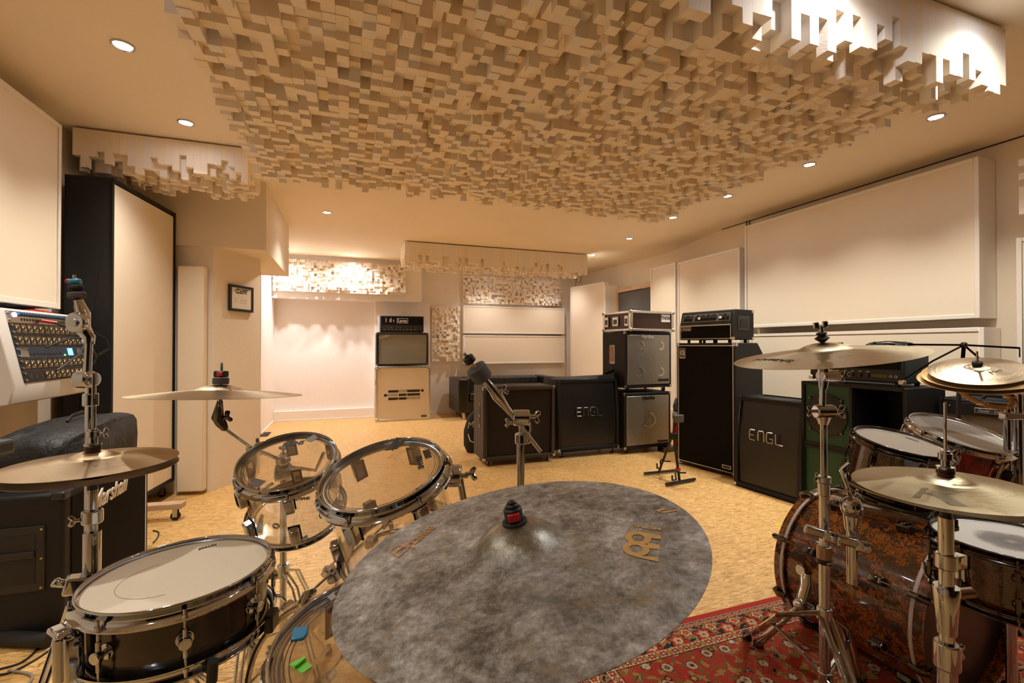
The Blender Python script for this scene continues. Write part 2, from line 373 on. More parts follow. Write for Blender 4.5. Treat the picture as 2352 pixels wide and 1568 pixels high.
# ------------------------------------------------------------------ wall panels
def panel(label, loc, w, h, t, rz=0, group=None, side=M_white, fr=.022, name='acoustic_panel', R=None):
    t_ = thing(name, label, 'acoustic panel', loc, rz, group, R)
    b = MB(); hw = w/2
    b.b2((-hw, -t/2, 0), (-hw+fr, t/2, h)); b.b2((hw-fr, -t/2, 0), (hw, t/2, h)); b.b2((-hw+fr, -t/2, 0), (hw-fr, t/2, fr)); b.b2((-hw+fr, -t/2, h-fr), (hw-fr, t/2, h))
    b.build('frame', side, t_, bevel=.002)
    b = MB(); b.b2((-hw+fr, -t/2+.006, fr), (hw-fr, t/2-.004, h-fr)); b.build('fabric', M_panel, t_)
    return t_
def rpanel(label, y0, y1, z0, z1, xf=4.10, xb=4.295, group=None, fr=.028):
    return panel(label, ((xf+xb)/2, (y0+y1)/2, z0), y1-y0, z1-z0, xb-xf, -PI/2, group, fr=fr)
rpanel('largest cream fabric wall panel, high on the right wall', 1.92, 3.92, 1.41, 2.53)
rpanel('long cream fabric panel under the largest one, behind the green speakers', 1.90, 3.86, .30, 1.345)
rpanel('tall cream panel between the largest panel and the narrow white one, above the bass head', 3.99, 5.02, .35, 2.315)
rpanel('narrow white-looking panel right of the wood-framed window', 5.06, 5.60, .35, 2.33, xb=4.30)
rpanel('cream panel cut by the right edge of the photo under the jutting foam blocks', .60, 1.76, .35, 1.93, 4.16)
lp = panel('tall cream panel leaning in the far right corner beside the wood-framed window', (4.10, 7.42, .12), .92, 2.2, .09, -math.radians(77)); 
b = MB(); b.b2((4.16, 6.94, .12), (4.40, 6.99, 2.26)); tag(b.build('white_board', M_white, bevel=.003), 'white upright board at the near side of the corner panel', 'board')
panel('upper of two wide cream panels on the back wall above the sofa', (2.96, 8.19, 1.44), 2.02, .50, .115, 0)
panel('lower of two wide cream panels on the back wall above the sofa', (2.96, 8.19, .885), 2.02, .52, .115, 0)
panel('large cream panel high on the left wall above the white rack', (-1.67, 2.60, 1.435), 1.72, 1.09, .13, PI/2, fr=.03)
b = MB(); b.box((0, 0, .93), (.20, .07, 1.84)); t = thing('pier_panel', 'narrow cream panel on the left face of the pier, behind the black-sided gobo', 'acoustic panel', (-1.21, 4.455, .02), -.2); b.build('fabric', M_panel, t, bevel=.012, seg=3)
# rolling gobo
g = thing('rolling_gobo', 'tall black-sided cream sound screen on castors at the left', 'sound screen', (-1.505, 4.062, 0), PI/2-.112)
b = MB(); b.b2((-.41, -.10, .13), (.41, .125, 2.29)); b.build('body', M_cloth, g, bevel=.006)
b = MB(); b.b2((-.395, -.118, .15), (.395, -.1, 2.265)); b.build('fabric', M_panel, g, bevel=.003)
b = MB()
for p, q in (((-.42, -.125, .125), (-.395, .13, 2.295)), ((.395, -.125, .125), (.42, .13, 2.295)), ((-.42, -.125, 2.27), (.42, .13, 2.295)), ((-.42, -.125, .125), (.42, .13, .15))): b.b2(p, q)
b.build('edge_trim', M_tolex, g, bevel=.003)
b = MB(); b.b2((-.22, -.44, .085), (-.14, .12, .123)); b.build('base_plank', M_wood, g, bevel=.003)
b = MB(); b.b2((-.44, -.24, .085), (-.36, .22, .123)); b.build('base_plank', M_wood, g, bevel=.003)
def caster(parent, x, y, r=.032, name='caster', top=None):
    b = MB(); b.cyl((x-.011, y, r), (x+.011, y, r), r, n=20); o = b.build(name, M_rubber, parent, bevel=.003)
    b = MB(); zt = top or r*2+.02
    b.b2((x-.02, y-.022, zt-.006), (x+.02, y+.022, zt)); b.b2((x-.016, y-.016, r*.8), (x-.013, y+.014, zt-.004)); b.b2((x+.013, y-.016, r*.8), (x+.016, y+.014, zt-.004)); b.cyl((x-.018, y, r), (x+.018, y, r), .005, n=8)
    b.build('fork', M_chromed, o); return o
for x, y in ((-.18, -.39), (-.18, .09), (-.40, -.2), (.40, -.05)): caster(g, x, y, .03, top=.085)
# ------------------------------------------------------------------ skyline diffusers
BL = .0444
def tile_mesh(seed, nx=12, ny=12, lv=(.12, .34), steps=5, bl=BL, jit=.004):
    rnd = random.Random(seed); vs = []; fs = []
    for i in range(nx):
        for j in range(ny):
            k = rnd.choices(range(steps), weights=[.5, 1.2, 2, 2, 1.3][:steps])[0]
            h = lv[0]+(lv[1]-lv[0])*k/(steps-1)+rnd.uniform(-jit, jit); e = .0002
            x0, y0 = (i-nx/2)*bl+e, (j-ny/2)*bl+e; x1, y1 = x0+bl-2*e, y0+bl-2*e; o = len(vs)
            vs += [(x0, y0, 0), (x1, y0, 0), (x1, y1, 0), (x0, y1, 0), (x0, y0, h), (x1, y0, h), (x1, y1, h), (x0, y1, h)]
            fs += [(o+4, o+5, o+6, o+7), (o, o+1, o+5, o+4), (o+1, o+2, o+6, o+5), (o+2, o+3, o+7, o+6), (o+3, o, o+4, o+7)]
    o = len(vs); X, Y = nx*bl/2-.0005, ny*bl/2-.0005
    vs += [(-X, -Y, .001), (X, -Y, .001), (X, Y, .001), (-X, Y, .001)]; fs.append((o+3, o+2, o+1, o))
    me = bpy.data.meshes.new('diffuser_tile'); me.from_pydata(vs, [], fs); me.materials.append(M_diff); me.update(); return me
def diffuser(label, R, loc, nx, ny, meshes, bl=BL, group=None, half=None, flip=True):
    t = thing('skyline_diffuser', label, 'acoustic diffuser', loc, 0, group, R)
    rnd = random.Random(label); T = 12*bl
    for i in range(nx):
        for j in range(ny):
            o = bpy.data.objects.new('diffuser_tile', rnd.choice(meshes)); COL.objects.link(o); o.parent = t
            o.location = ((i-(nx-1)/2)*T, (j-(ny-1)/2)*T, rnd.uniform(0, .004)); o.rotation_euler.z = rnd.choice((0, PI/2, PI, -PI/2))
    return t
DOWN = Euler((PI, 0, 0)).to_matrix(); BACKW = Euler((PI/2, 0, 0)).to_matrix()
big = [tile_mesh(s, lv=(.19, .305)) for s in (1, 2, 3, 4, 5)]
T = 12*BL
hd_ = diffuser('huge cream block diffuser covering the middle of the ceiling', DOWN, (1.02, 3.50-2*T, CZ-.012), 6, 4, big)
ed_ = [tile_mesh(s, nx=12, ny=4, lv=(.12, .33)) for s in (51, 52, 53)]
for i in range(6):
    o = bpy.data.objects.new('diffuser_tile', ed_[i % 3]); COL.objects.link(o); o.parent = hd_; o.location = ((i-2.5)*T, 2*T+2*BL, 0)
o = bpy.data.objects.new('diffuser_tile', tile_mesh(54, nx=3, ny=3, lv=(.12, .30))); COL.objects.link(o); o.parent = hd_; o.location = (3*T+1.5*BL, 2*T+2.5*BL, 0)
sml = [tile_mesh(s, lv=(.10, .25), bl=.0415) for s in (11, 12)]
diffuser('small cream block diffuser on the ceiling above the black-sided screen', DOWN, (-1.18, 3.98, CZ-.012), 2, 1, sml, .0415)
st_ = [tile_mesh(s, lv=(.17, .31), bl=.0462) for s in (21, 22, 23)]
diffuser('long narrow block diffuser on the ceiling in front of the back wall', DOWN, (2.10, 6.62, CZ-.012), 5, 1, st_, .0462)
wl = [tile_mesh(s, lv=(.03, .11), bl=.0415, jit=.010) for s in (31, 32, 33)]
diffuser('brightly lit white block diffuser above the niche in the back wall', BACKW, (-.10, 7.945, 2.31), 4, 1, wl, .0415)
diffuser('wide block diffuser on the back wall above the two wide panels', BACKW, (2.93, 8.245, 2.24), 4, 1, wl, .0405)
diffuser('upright narrow block diffuser on the back wall left of the wide panels', BACKW, (1.64, 8.245, 1.43), 1, 2, wl, .0405)
diffuser('block diffuser on the right wall cut by the right edge of the photo', Euler((PI/2, 0, -PI/2)).to_matrix(), (4.295, 1.44, 2.24), 1, 1, [tile_mesh(41, lv=(.03, .22), steps=4)])
# ------------------------------------------------------------------ downlights
M_lamp = mat('lit_lamp', (1, 1, 1), emit=(.93, .93, 1.0), es=28)
LCOL = (1.0, .94, .83); LC2 = (1.0, .92, .88)
def downlight(x, y, label, W=30, col=LCOL, size=114, blend=1.0):
    t = thing('recessed_downlight', label, 'downlight', (x, y, CZ), 0, 'recessed downlights')
    b = MB(); b.lathe([(.036, .0), (.047, -.0005), (.047, -.006), (.043, -.009), (.036, -.005)], 32, closed=True); b.build('trim_ring', M_chromed, t)
    b = MB(); b.cyl((0, 0, -.002), (0, 0, -.0045), .036, n=28); b.build('lamp', M_lamp, t)
    l = bpy.data.lights.new('lamp_light', 'SPOT'); l.energy = W; l.color = col; l.spot_size = math.radians(size); l.spot_blend = blend; l.shadow_soft_size = .03
    o = bpy.data.objects.new('lamp_light', l); COL.objects.link(o); o.parent = t; o.location = (0, 0, -.02)
    return t
RL = ['farthest', 'second farthest', 'third farthest', 'fourth farthest', 'second nearest visible', 'nearest visible']
for (x, y), s in zip([(3.60, 6.39), (3.50, 5.23), (3.38, 4.21), (3.38, 3.43), (3.40, 2.62), (3.43, 1.81)], RL): downlight(x, y, s+' downlight in the row along the right wall')
downlight(-1.01, 2.66, 'nearest downlight on the left, largest in the photo', col=LCOL)
downlight(-.98, 3.45, 'downlight above the small ceiling diffuser on the left')
downlight(-.22, 5.28, 'lone downlight between the big ceiling diffuser and the niche')
downlight(.05, 7.60, 'downlight glaring above the white block diffuser of the niche', 42, (1.0, .95, .94), 150)
downlight(-.85, 7.45, 'downlight hidden by the beam over the passage to the niche', 34, (.97, .95, 1.0), 150)
downlight(2.35, 7.62, 'downlight hidden behind the long narrow ceiling diffuser', 26, LC2)
downlight(3.55, 7.62, 'downlight hidden behind the right end of the long narrow ceiling diffuser', 18, LC2)
for x, y in ((3.43, .9), (-1.01, 1.55), (-1.0, .3)): downlight(x, y, 'downlight out of view behind the camera', 12 if x > 0 else 18)
downlight(2.5, 1.0, 'downlight out of view near the edge of the big ceiling diffuser', 10, (.97, 1.0, .93), 150); downlight(1.6, .98, 'downlight out of view near the edge of the big ceiling diffuser', 14, (.95, .97, 1.0), 150); None; downlight(1.9, 5.1, 'downlight', 0.0) if False else None
# ------------------------------------------------------------------ cabinets and amplifiers
def corners(parent, w, d, h, z0=0, m=M_chromed, s=.028, name='corner', ys=None):
    for sx in (-1, 1):
        for z, sz in ((z0, 1), (z0+h, -1)):
            b = MB(); x = sx*w/2; e = .002; yy = -d/2 if ys is None else ys
            b.box((x-sx*s/2+sx*e, yy-e+.002, z+sz*s/2-sz*e), (s, .006, s)); b.box((x+sx*e-sx*.002, yy+s/2, z+sz*s/2-sz*e), (.006, s, s)); b.box((x-sx*s/2+sx*e, yy+s/2, z-sz*e+sz*.002), (s, s, .006))
            b.build(name, m, parent, bevel=.0025)
def cabinet(name, label, cat, loc, rz, w, h, d, body=M_tolex, grille=M_cloth, rim=.03, z0=.07, slant=0, casters=True, group=None, piping=None, corner=M_chromed, recess=.02):
    t = thing(name, label, cat, loc, rz, group)
    # side profile in (y, z), front at -d/2
    f = -d/2
    def prof(off): 
        return [(f+off, z0), (f+off, z0+h*.52), (f+off+slant, z0+h)] if slant else [(f+off, z0), (f+off, z0+h)]
    b = MB()
    P = prof(0); Q = [(d/2, z0+h), (d/2, z0)]
    for sx in (-1, 1):
        poly = P+Q; b.prism(poly, sx*w/2, sx*(w/2-rim), 'x')
    b.b2((-w/2+rim, f, z0), (w/2-rim, d/2, z0+rim)); b.b2((-w/2+rim, f+slant, z0+h-rim), (w/2-rim, d/2, z0+h)); b.b2((-w/2+rim, d/2-.02, z0+rim), (w/2-rim, d/2, z0+h-rim))
    b.build('body', body, t, bevel=.006)
    b = MB(); pr = prof(recess); zz = [z0+rim*.9, None, z0+h-rim*.9]
    if slant: poly = [(pr[0][0], z0+rim), (pr[1][0], pr[1][1]), (pr[2][0]-slant*rim/(h*.48), z0+h-rim), (pr[2][0]+.02, z0+h-rim), (pr[1][0]+.02, pr[1][1]), (pr[0][0]+.02, z0+rim)]
    else: poly = [(pr[0][0], z0+rim), (pr[0][0], z0+h-rim), (pr[0][0]+.02, z0+h-rim), (pr[0][0]+.02, z0+rim)]
    b.prism(poly, -w/2+rim, w/2-rim, 'x'); b.build('grille', grille, t)
    if piping:
        b = MB(); a, c_ = w/2-rim-.004, .0025
        pts = [(-a, f+recess-.002, z0+rim+.004), (a, f+recess-.002, z0+rim+.004), (a, f+recess-.002, z0+h-rim-.004), (-a, f+recess-.002, z0+h-rim-.004)]
        for i in range(4): b.cyl(pts[i], pts[(i+1) % 4], c_, n=6)
        b.build('piping', piping, t)
    if corner: corners(t, w, d, h, z0, corner) if not slant else None
    if slant and corner:
        for sx in (-1, 1):
            b = MB(); b.box((sx*(w/2-.012), f+.012, z0+.012), (.03, .03, .03)); b.build('corner', corner, t, bevel=.004)
    if casters:
        for sx in (-1, 1):
            for y in (-d/2+.06, d/2-.06): caster(t, sx*(w/2-.07), y, .026, top=z0)
    return t
def side_handle(t, x, y, z, sx, h=.16, w=.08, m=M_black, inner=M_blackp):
    b = MB(); b.box((x+sx*.003, y, z), (.006, w, h)); o = b.build('side_handle', m, t, bevel=.002)
    b = MB(); b.box((x+sx*.0045, y, z), (.006, w*.62, h*.78)); b.build('recess', inner, o, bevel=.001)
    b = MB(); b.box((x+sx*.008, y, z-.01), (.008, w*.62, .02)); b.build('grip', m, o, bevel=.002)
# white flight case stack by the niche
fc = thing('flight_case', 'white flight case with black studio lettering, at the bottom of the stack by the niche', 'flight case', (.845, 7.86, 0))
b = MB(); b.b2((-.42, -.19, .02), (.42, .19, .865)); b.build('body', mat('beige_laminate', (.72, .62, .47), .45, noise=(6, .05, .05, .001)), fc)
b = MB()
for x in (-.42, .42):
    b.box((x, -.185, .44), (.03, .02, .86)); b.box((x, .185, .44), (.03, .02, .86))
for z in (.02, .865):
    b.box((0, -.185, z), (.86, .02, .03)); b.box((-.42, 0, z), (.03, .38, .03)); b.box((.42, 0, z), (.03, .38, .03)); b.box((0, .185, z), (.86, .02, .03))
b.build('edging', M_alu, fc, bevel=.003)
for x in (-.41, .41):
    for z in (.03, .855):
        b = MB(); b.box((x, -.196, z), (.06, .012, .06)); b.sph((x*1.02, -.198, z), .014, 10); b.build('corner', M_alu, fc, bevel=.004)
for x, z in ((-.436, .62), (.436, .62)):
    b = MB(); b.box((x, -.1, z), (.012, .06, .09)); b.build('latch', M_chromed, fc, bevel=.003)
def logo(parent, cx, cz, s, y, m, prefix='studio_logo'):
    b = MB(); u = s/12.0
    def bar(x0, x1, r): b.b2((cx+x0*u, y-.0008, cz+r*u*1.05-.34*u), (cx+x1*u, y, cz+r*u*1.05+.34*u))
    bar(-4.6, -1.9, 1); bar(.7, 4.3, 1); bar(4.6, 5.4, 1); bar(-5.8, -4.9, 0); bar(-1.7, .5, 0); bar(.7, 4.3, 0); bar(-4.6, -1.9, -1); bar(-1.7, .5, -1)
    o = b.build(prefix, m, parent)
    for tx, x, r in (('BOOM', -.62, 1), ('SONIC', -3.3, 0), ('STUDIOS', 2.5, -1)): text('lettering', tx, u*1.02, m, o, FR(cx+x*u, cz+r*u*1.05, y-.0006), ext=.0003, sx=.92)
logo(fc, .02, .42, .68, -.1915, M_blackp)
b = MB(); b.box((.33, -.1925, .06), (.09, .002, .035)); b.build('maker_plate', M_blackchrome, fc)
cab = cabinet('speaker_cabinet', 'grey-grilled guitar cabinet with silver script badge, on the white flight case', 'speaker cabinet', (.835, 7.83, .885), 0, .83, .53, .28, body=M_tolex, grille=M_weave, rim=.028, z0=.012, casters=False, recess=.008)
text('badge', 'Fender', .07, M_silver, cab, FR(-.31, .475, -.137, .25), shear=.35, bold=.0012, ext=.002)
lh = thing('amplifier_head', 'small black amp head with framed white name on top of the stack by the niche', 'amplifier head', (.83, 7.83, 1.428))
b = MB(); b.b2((-.345, -.12, .012), (.345, .12, .275)); b.build('body', M_tolex, lh, bevel=.01, seg=3)
b = MB(); b.b2((-.325, -.124, .03), (.325, -.118, .125)); cp = b.build('control_panel', M_blackp, lh)
b = MB(); b.b2((-.325, -.123, .135), (.325, -.118, .255)); b.build('front_grille', M_cloth, lh)
for i in range(11):
    b = MB(); x = -.28+i*.05; b.cyl((x, -.134, .082), (x, -.123, .082), .010, n=12); b.build('knob', M_chromed if i % 3 else M_black, lh)
for i in range(9):
    b = MB(); b.box((-.28+i*.06, -.1245, .052), (.03, .001, .006)); b.build('panel_marking', M_silver, lh)
text('badge', 'Laney', .062, M_cream, lh, FR(0.0, .195, -.126), bold=.001, ext=.001)
b = MB()
for p, q in (((-.085, .16), (.085, .16)), ((.085, .16), (.085, .23)), ((.085, .23), (-.085, .23)), ((-.085, .23), (-.085, .16))): b.cyl((p[0], -.126, p[1]), (q[0], -.126, q[1]), .0025, n=6)
b.build('badge_frame', M_cream, lh)
for i, (x, h) in enumerate(((-.26, .07), (-.20, .05), (-.18, .07), (-.14, .04))):
    b = MB(); b.box((x, -.124, .18+h/3), (.016, .002, h)); b.build('vent_slot', M_silver, lh)
for sx in (-1, 1):
    for y in (-.09, .09):
        b = MB(); b.cyl((sx*.3, y, 0), (sx*.3, y, .013), .015, n=12); b.build('foot', M_rubber, lh)
# brown-black 4x12 behind the boom stand
c1 = cabinet('speaker_cabinet', 'brownish black guitar cabinet with plain dark grille, leftmost in the front row', 'speaker cabinet', (1.665, 4.645, 0), -.02, .78, .735, .40, M_tolexb, M_clothb, rim=.035, z0=.062)
b = MB(); b.box((-.3925, -.06, .50), (.006, .075, .25)); o = b.build('side_handle', mat('handle_grey', (.12, .105, .095), .5), c1, bevel=.01)
b = MB(); b.box((-.396, -.06, .56), (.004, .038, .09)); b.box((-.396, -.06, .45), (.004, .038, .07)); b.build('grip_hole', M_blackp, o, bevel=.002)
e1 = cabinet('speaker_cabinet', 'slanted black cabinet with mesh grille and silver letters, second in the front row', 'speaker cabinet', (2.505, 4.71, 0), 0, .765, .775, .40, M_tolex, M_mesh, rim=.04, z0=.075, slant=.045, corner=M_chromed)
def engl(t, x, z, s, y):
    b = MB(); w_ = s*.50; h = s*.78; g_ = s*.24; r = s*.055; x0 = x-(4*w_+3*g_)/2
    for i, strokes in enumerate(([[(1, 1), (.12, 1), (0, .88), (0, .12), (.12, 0), (1, 0)], [(0, .5), (.85, .5)]], [[(0, 0), (0, .85), (.15, 1), (.85, 1), (1, .85), (1, 0)]], [[(1, 1), (.15, 1), (0, .85), (0, .15), (.15, 0), (1, 0), (1, .42), (.5, .42)]], [[(0, 1), (0, .05), (.1, 0), (1.15, -.06)]])):
        for st_k in strokes: b.tube([(x0+i*(w_+g_)+u*w_, y, z-h/2+v*h*(1.0)) for u, v in st_k], r, 6)
    return b.build('badge', M_chromed, t)
engl(e1, 0, .49, .115, -.195)
# bass rig: 1x15, 4x10, case
def bassgrille(t, w, h, z0, f, holes, m=M_perf):
    b = MB(); b.b2((-w/2+.03, f-.012, z0+.035), (w/2-.03, f+.004, z0+h-.035)); g_ = b.build('perforated_grille', m, t, bevel=.006)
    for x, z, r in holes:
        b = MB(); b.lathe([(r*.52, .0), (r*.70, .002), (r*.96, .001), (r, -.002)], 32, (x, f-.0145, z), Euler((PI/2, 0, 0)).to_matrix(), False)
        bm = b.bm; dele = [v for v in bm.verts if v.co.x < x-r*.05 and v.co.z > z-r*.45]; bmesh.ops.delete(bm, geom=dele, context='VERTS')
        b.build('speaker_cone', mat('aluminium_cone', (.62, .54, .42), .3, .85, fn=None), t)
h2 = cabinet('bass_cabinet', 'bass cabinet with one big speaker, at the bottom of the bass stack', 'speaker cabinet', (3.215, 4.66, 0), .03, .64, .625, .42, M_tolex, M_cloth, rim=.025, z0=.06, recess=.006)
bassgrille(h2, .64, .625, .06, -.205, [(.02, .37, .085)]); text('badge', 'Hartke', .06, M_blackp, h2, FR(0, .625, -.222), bold=.0015, ext=.002)
b = MB(); b.box((.2, -.2185, .12), (.14, .002, .022)); b.build('model_plate', M_blackp, h2)
h1 = cabinet('bass_cabinet', 'bass cabinet with four shiny speaker cones, in the middle of the bass stack', 'speaker cabinet', (3.225, 4.68, .687), .03, .64, .635, .46, M_tolex, M_cloth, rim=.025, z0=.055, recess=.006)
bassgrille(h1, .64, .635, .055, -.225, [(-.12, .53, .058), (.16, .53, .055), (-.12, .23, .058), (.16, .23, .055)])
text('badge', 'Hartke', .062, M_silver, h1, FR(-.03, .632, -.243), bold=.002, ext=.002)
b = MB(); b.box((.2, -.2385, .135), (.15, .002, .03)); b.build('model_plate', M_blackp, h1)
b = MB(); b.box((-.323, .02, .43), (.006, .11, .22)); o = b.build('side_port', M_chromed, h1, bevel=.003)
b = MB(); b.box((-.3255, .02, .43), (.004, .075, .17)); b.build('port_hole', mat('amber_wood_inside', (.42, .24, .09), .6), o); b = MB(); b.box((-.328, .02, .42), (.004, .075, .014)); b.build('grip', M_chromed, o)
th = thing('rack_case', 'flat brown flight case with silver edging on top of the bass stack', 'flight case', (3.255, 4.68, 1.387), .09)
b = MB(); b.b2((-.30, -.23, .01), (.30, .25, .215)); b.build('body', mat('brown_laminate', (.045, .018, .012), .35), th)
b = MB()
for x in (-.30, .30):
    for y in (-.23, .25): b.box((x, y, .112), (.035, .035, .21))
for z in (.012, .213):
    for y in (-.23, .25): b.box((0, y, z), (.60, .03, .026))
    for x in (-.30, .30): b.box((x, .01, z), (.03, .48, .026))
b.build('edging', M_alu, th, bevel=.003)
for x in (-.312, .312):
    for y in (-.242, .262):
        for z in (.012, .213):
            b = MB(); b.sph((x, y, z), .023, 12); b.build('ball_corner', M_alu, th)
for y, n_, s in ((-.17, 'latch', (.012, .07, .12)), (.03, 'side_handle', (.012, .11, .11)), (.2, 'latch', (.012, .07, .12))):
    b = MB(); b.box((-.312, y, .112), s); o = b.build(n_, M_alu, th, bevel=.006); b = MB(); b.box((-.320, y, .108), (.006, s[1]*.55, s[2]*.5)); b.build('inset', M_blackchrome, o, bevel=.002)
b = MB(); b.box((.205, -.2325, .148), (.13, .004, .085)); pl = b.build('name_plate', mat('white_plate', (.85, .84, .80), .4), th); text('lettering', 'THON', .052, M_blackp, pl, FR(.205, .148, -.2352), bold=.002, ext=.0005, sx=.9)
# Big bass cabinet (8x10) with head
RZA = math.atan2(-.98, .18)
def loc_from(px, py, rz, w, d):          # centre from front-left corner
    c_, s_ = math.cos(rz), math.sin(rz); return (px + c_*w/2 - s_*d/2, py + s_*w/2 + c_*d/2)
ax, ay = loc_from(3.22, 3.955, RZA, .665, .42)
am = thing('bass_cabinet', 'very tall black bass cabinet with thin gold piping', 'speaker cabinet', (ax, ay, 0), RZA)
b = MB(); b.prism([(-.21, .02), (-.21, 1.245), (.13, 1.245), (.21, 1.15), (.21, .02)], -.3325, .3325, 'x'); b.build('body', M_tolex, am, bevel=.008)
b = MB(); b.b2((-.305, -.214, .05), (.305, -.206, 1.215)); b.build('grille', M_cloth, am)
b = MB(); q = [(-.308, .045), (.308, .045), (.308, 1.218), (-.308, 1.218)]
for i in range(4): b.cyl((q[i][0], -.214, q[i][1]), (q[(i+1) % 4][0], -.214, q[(i+1) % 4][1]), .003, n=6)
b.build('piping', M_cream, am)
corners(am, .665, .42, 1.225, .02, M_chromed, .035, ys=-.21)
b = MB(); b.box((-.255, -.2155, 1.14), (.068, .003, .10)); lg = b.build('logo_plate', M_blackchrome, am)
b = MB(); RF = Euler((PI/2, 0, 0)).to_matrix(); b.torus((-.259, -.218, 1.147), .023, .0035, 28, 6, RF); b.torus((-.259, -.218, 1.147), .012, .0025, 20, 6, RF); b.box((-.232, -.218, 1.136), (.006, .002, .045)); b.box((-.255, -.2175, 1.096), (.058, .001, .008)); b.build('emblem', M_silver, lg)
b = MB(); q = [(-.289, 1.09), (-.221, 1.09), (-.221, 1.19), (-.289, 1.19)]
for i in range(4): b.cyl((q[i][0], -.2175, q[i][1]), (q[(i+1) % 4][0], -.2175, q[(i+1) % 4][1]), .0018, n=6)
b.build('emblem_border', M_silver, lg)
b = MB(); b.box((.24, -.216, .09), (.09, .003, .032)); p_ = b.build('model_plate', M_cream, am); b = MB(); b.box((.24, -.2178, .09), (.075, .001, .02)); b.build('plate_print', M_blackp, p_)
ah = thing('amplifier_head', 'wide black bass amp head with sloped control panel on the very tall cabinet', 'amplifier head', loc_from(3.235, 3.93, RZA, .60, .33)+(1.245,), RZA)
b = MB(); b.prism([(-.165, .03), (-.165, .17), (-.125, .315), (.165, .315), (.165, .03)], -.30, .30, 'x'); b.build('body', M_tolex, ah, bevel=.008)
b = MB(); b.b2((-.28, -.169, .045), (.28, -.163, .165)); b.build('grille', M_cloth, ah)
SL = math.atan2(.04, .145); SM = Matrix.Translation((0, -.147, .238)) @ Matrix.Rotation(-SL, 4, 'X')
b = MB(); b.M = SM; b.box((0, -.002, 0), (.56, .006, .118)); cp = b.build('control_panel', M_blackp, ah)
b = MB(); b.M = SM
for q in (((-.26, -.25), .0), ): pass
for x0, x1 in ((-.265, -.14), (-.125, .135), (.145, .265)):
    q = [(x0, -.03), (x1, -.03), (x1, .042), (x0, .042)]
    for i in range(4): b.cyl((q[i][0], -.007, q[i][1]), (q[(i+1) % 4][0], -.007, q[(i+1) % 4][1]), .0012, n=5)
b.build('panel_outline', M_silver, cp)
for x in (-.235, -.20, -.165, -.10, -.035, 0, .035, .07, .105, .20, .245):
    b = MB(); b.M = SM; b.cyl((x, -.006, .004), (x, -.024, .004), .013, .010, n=14); b.cyl((x, -.006, .004), (x, -.009, .004), .016, n=14); b.build('knob', M_black, ah)
for x, w_ in ((-.07, .02), (.17, .03)):
    b = MB(); b.M = SM; b.box((x, -.008, .004), (w_, .006, .024)); b.build('switch', M_cream, ah)
for i in range(9):
    b = MB(); b.M = SM; b.box((-.24+i*.06, -.0058, .033), (.022, .001, .004)); b.build('panel_marking', M_silver, ah)
b = MB(); b.cyl((-.28, -.169, .172), (.28, -.169, .172), .004, n=8); b.build('trim_strip', M_silver, ah)
b = MB(); q = [(-.283, .042), (.283, .042), (.283, .168), (-.283, .168)]
for i in range(4): b.cyl((q[i][0], -.169, q[i][1]), (q[(i+1) % 4][0], -.169, q[(i+1) % 4][1]), .0022, n=6)
b.build('piping', M_cream, ah)
b = MB(); b.box((-.215, -.171, .142), (.12, .003, .036)); p_ = b.build('badge', M_silver, ah); b = MB(); b.box((-.215, -.1728, .142), (.112, .001, .029)); b.build('badge_field', M_blackp, p_); text('lettering', 'Ampeg', .026, M_silver, p_, FR(-.215, .142, -.1737), shear=.3, ext=.0004, sx=1.2)
b = MB(); b.box((.3015, .0, .185), (.006, .17, .135)); o = b.build('side_handle', M_black, ah, bevel=.004)
b = MB(); b.box((.304, .0, .185), (.006, .11, .075)); b.build('recess', M_blackp, o)
for i in range(5):
    for z in (.125, .245):
        b = MB(); b.sph((.305, -.076+i*.038, z), .004, 8); b.build('rivet', M_chromed, o)
for z in (.165, .205):
    for y in (-.076, .076):
        b = MB(); b.sph((.305, y, z), .004, 8); b.build('rivet', M_chromed, o)
for z in (.042, .30):
    for y in (-.15, .15):
        if z > .1 and y < 0: continue
        b = MB(); b.box((.29, y, z), (.028, .034, .028)); b.build('corner', mat('brassy_corner', (.70, .62, .48), .3, 1), ah, bevel=.005)
for x in (-.22, -.08, .08, .24):
    for y in (-.12, .12):
        b = MB(); b.cyl((x, y, 0), (x, y, .03), .014, n=12); b.build('foot', M_rubber, ah)
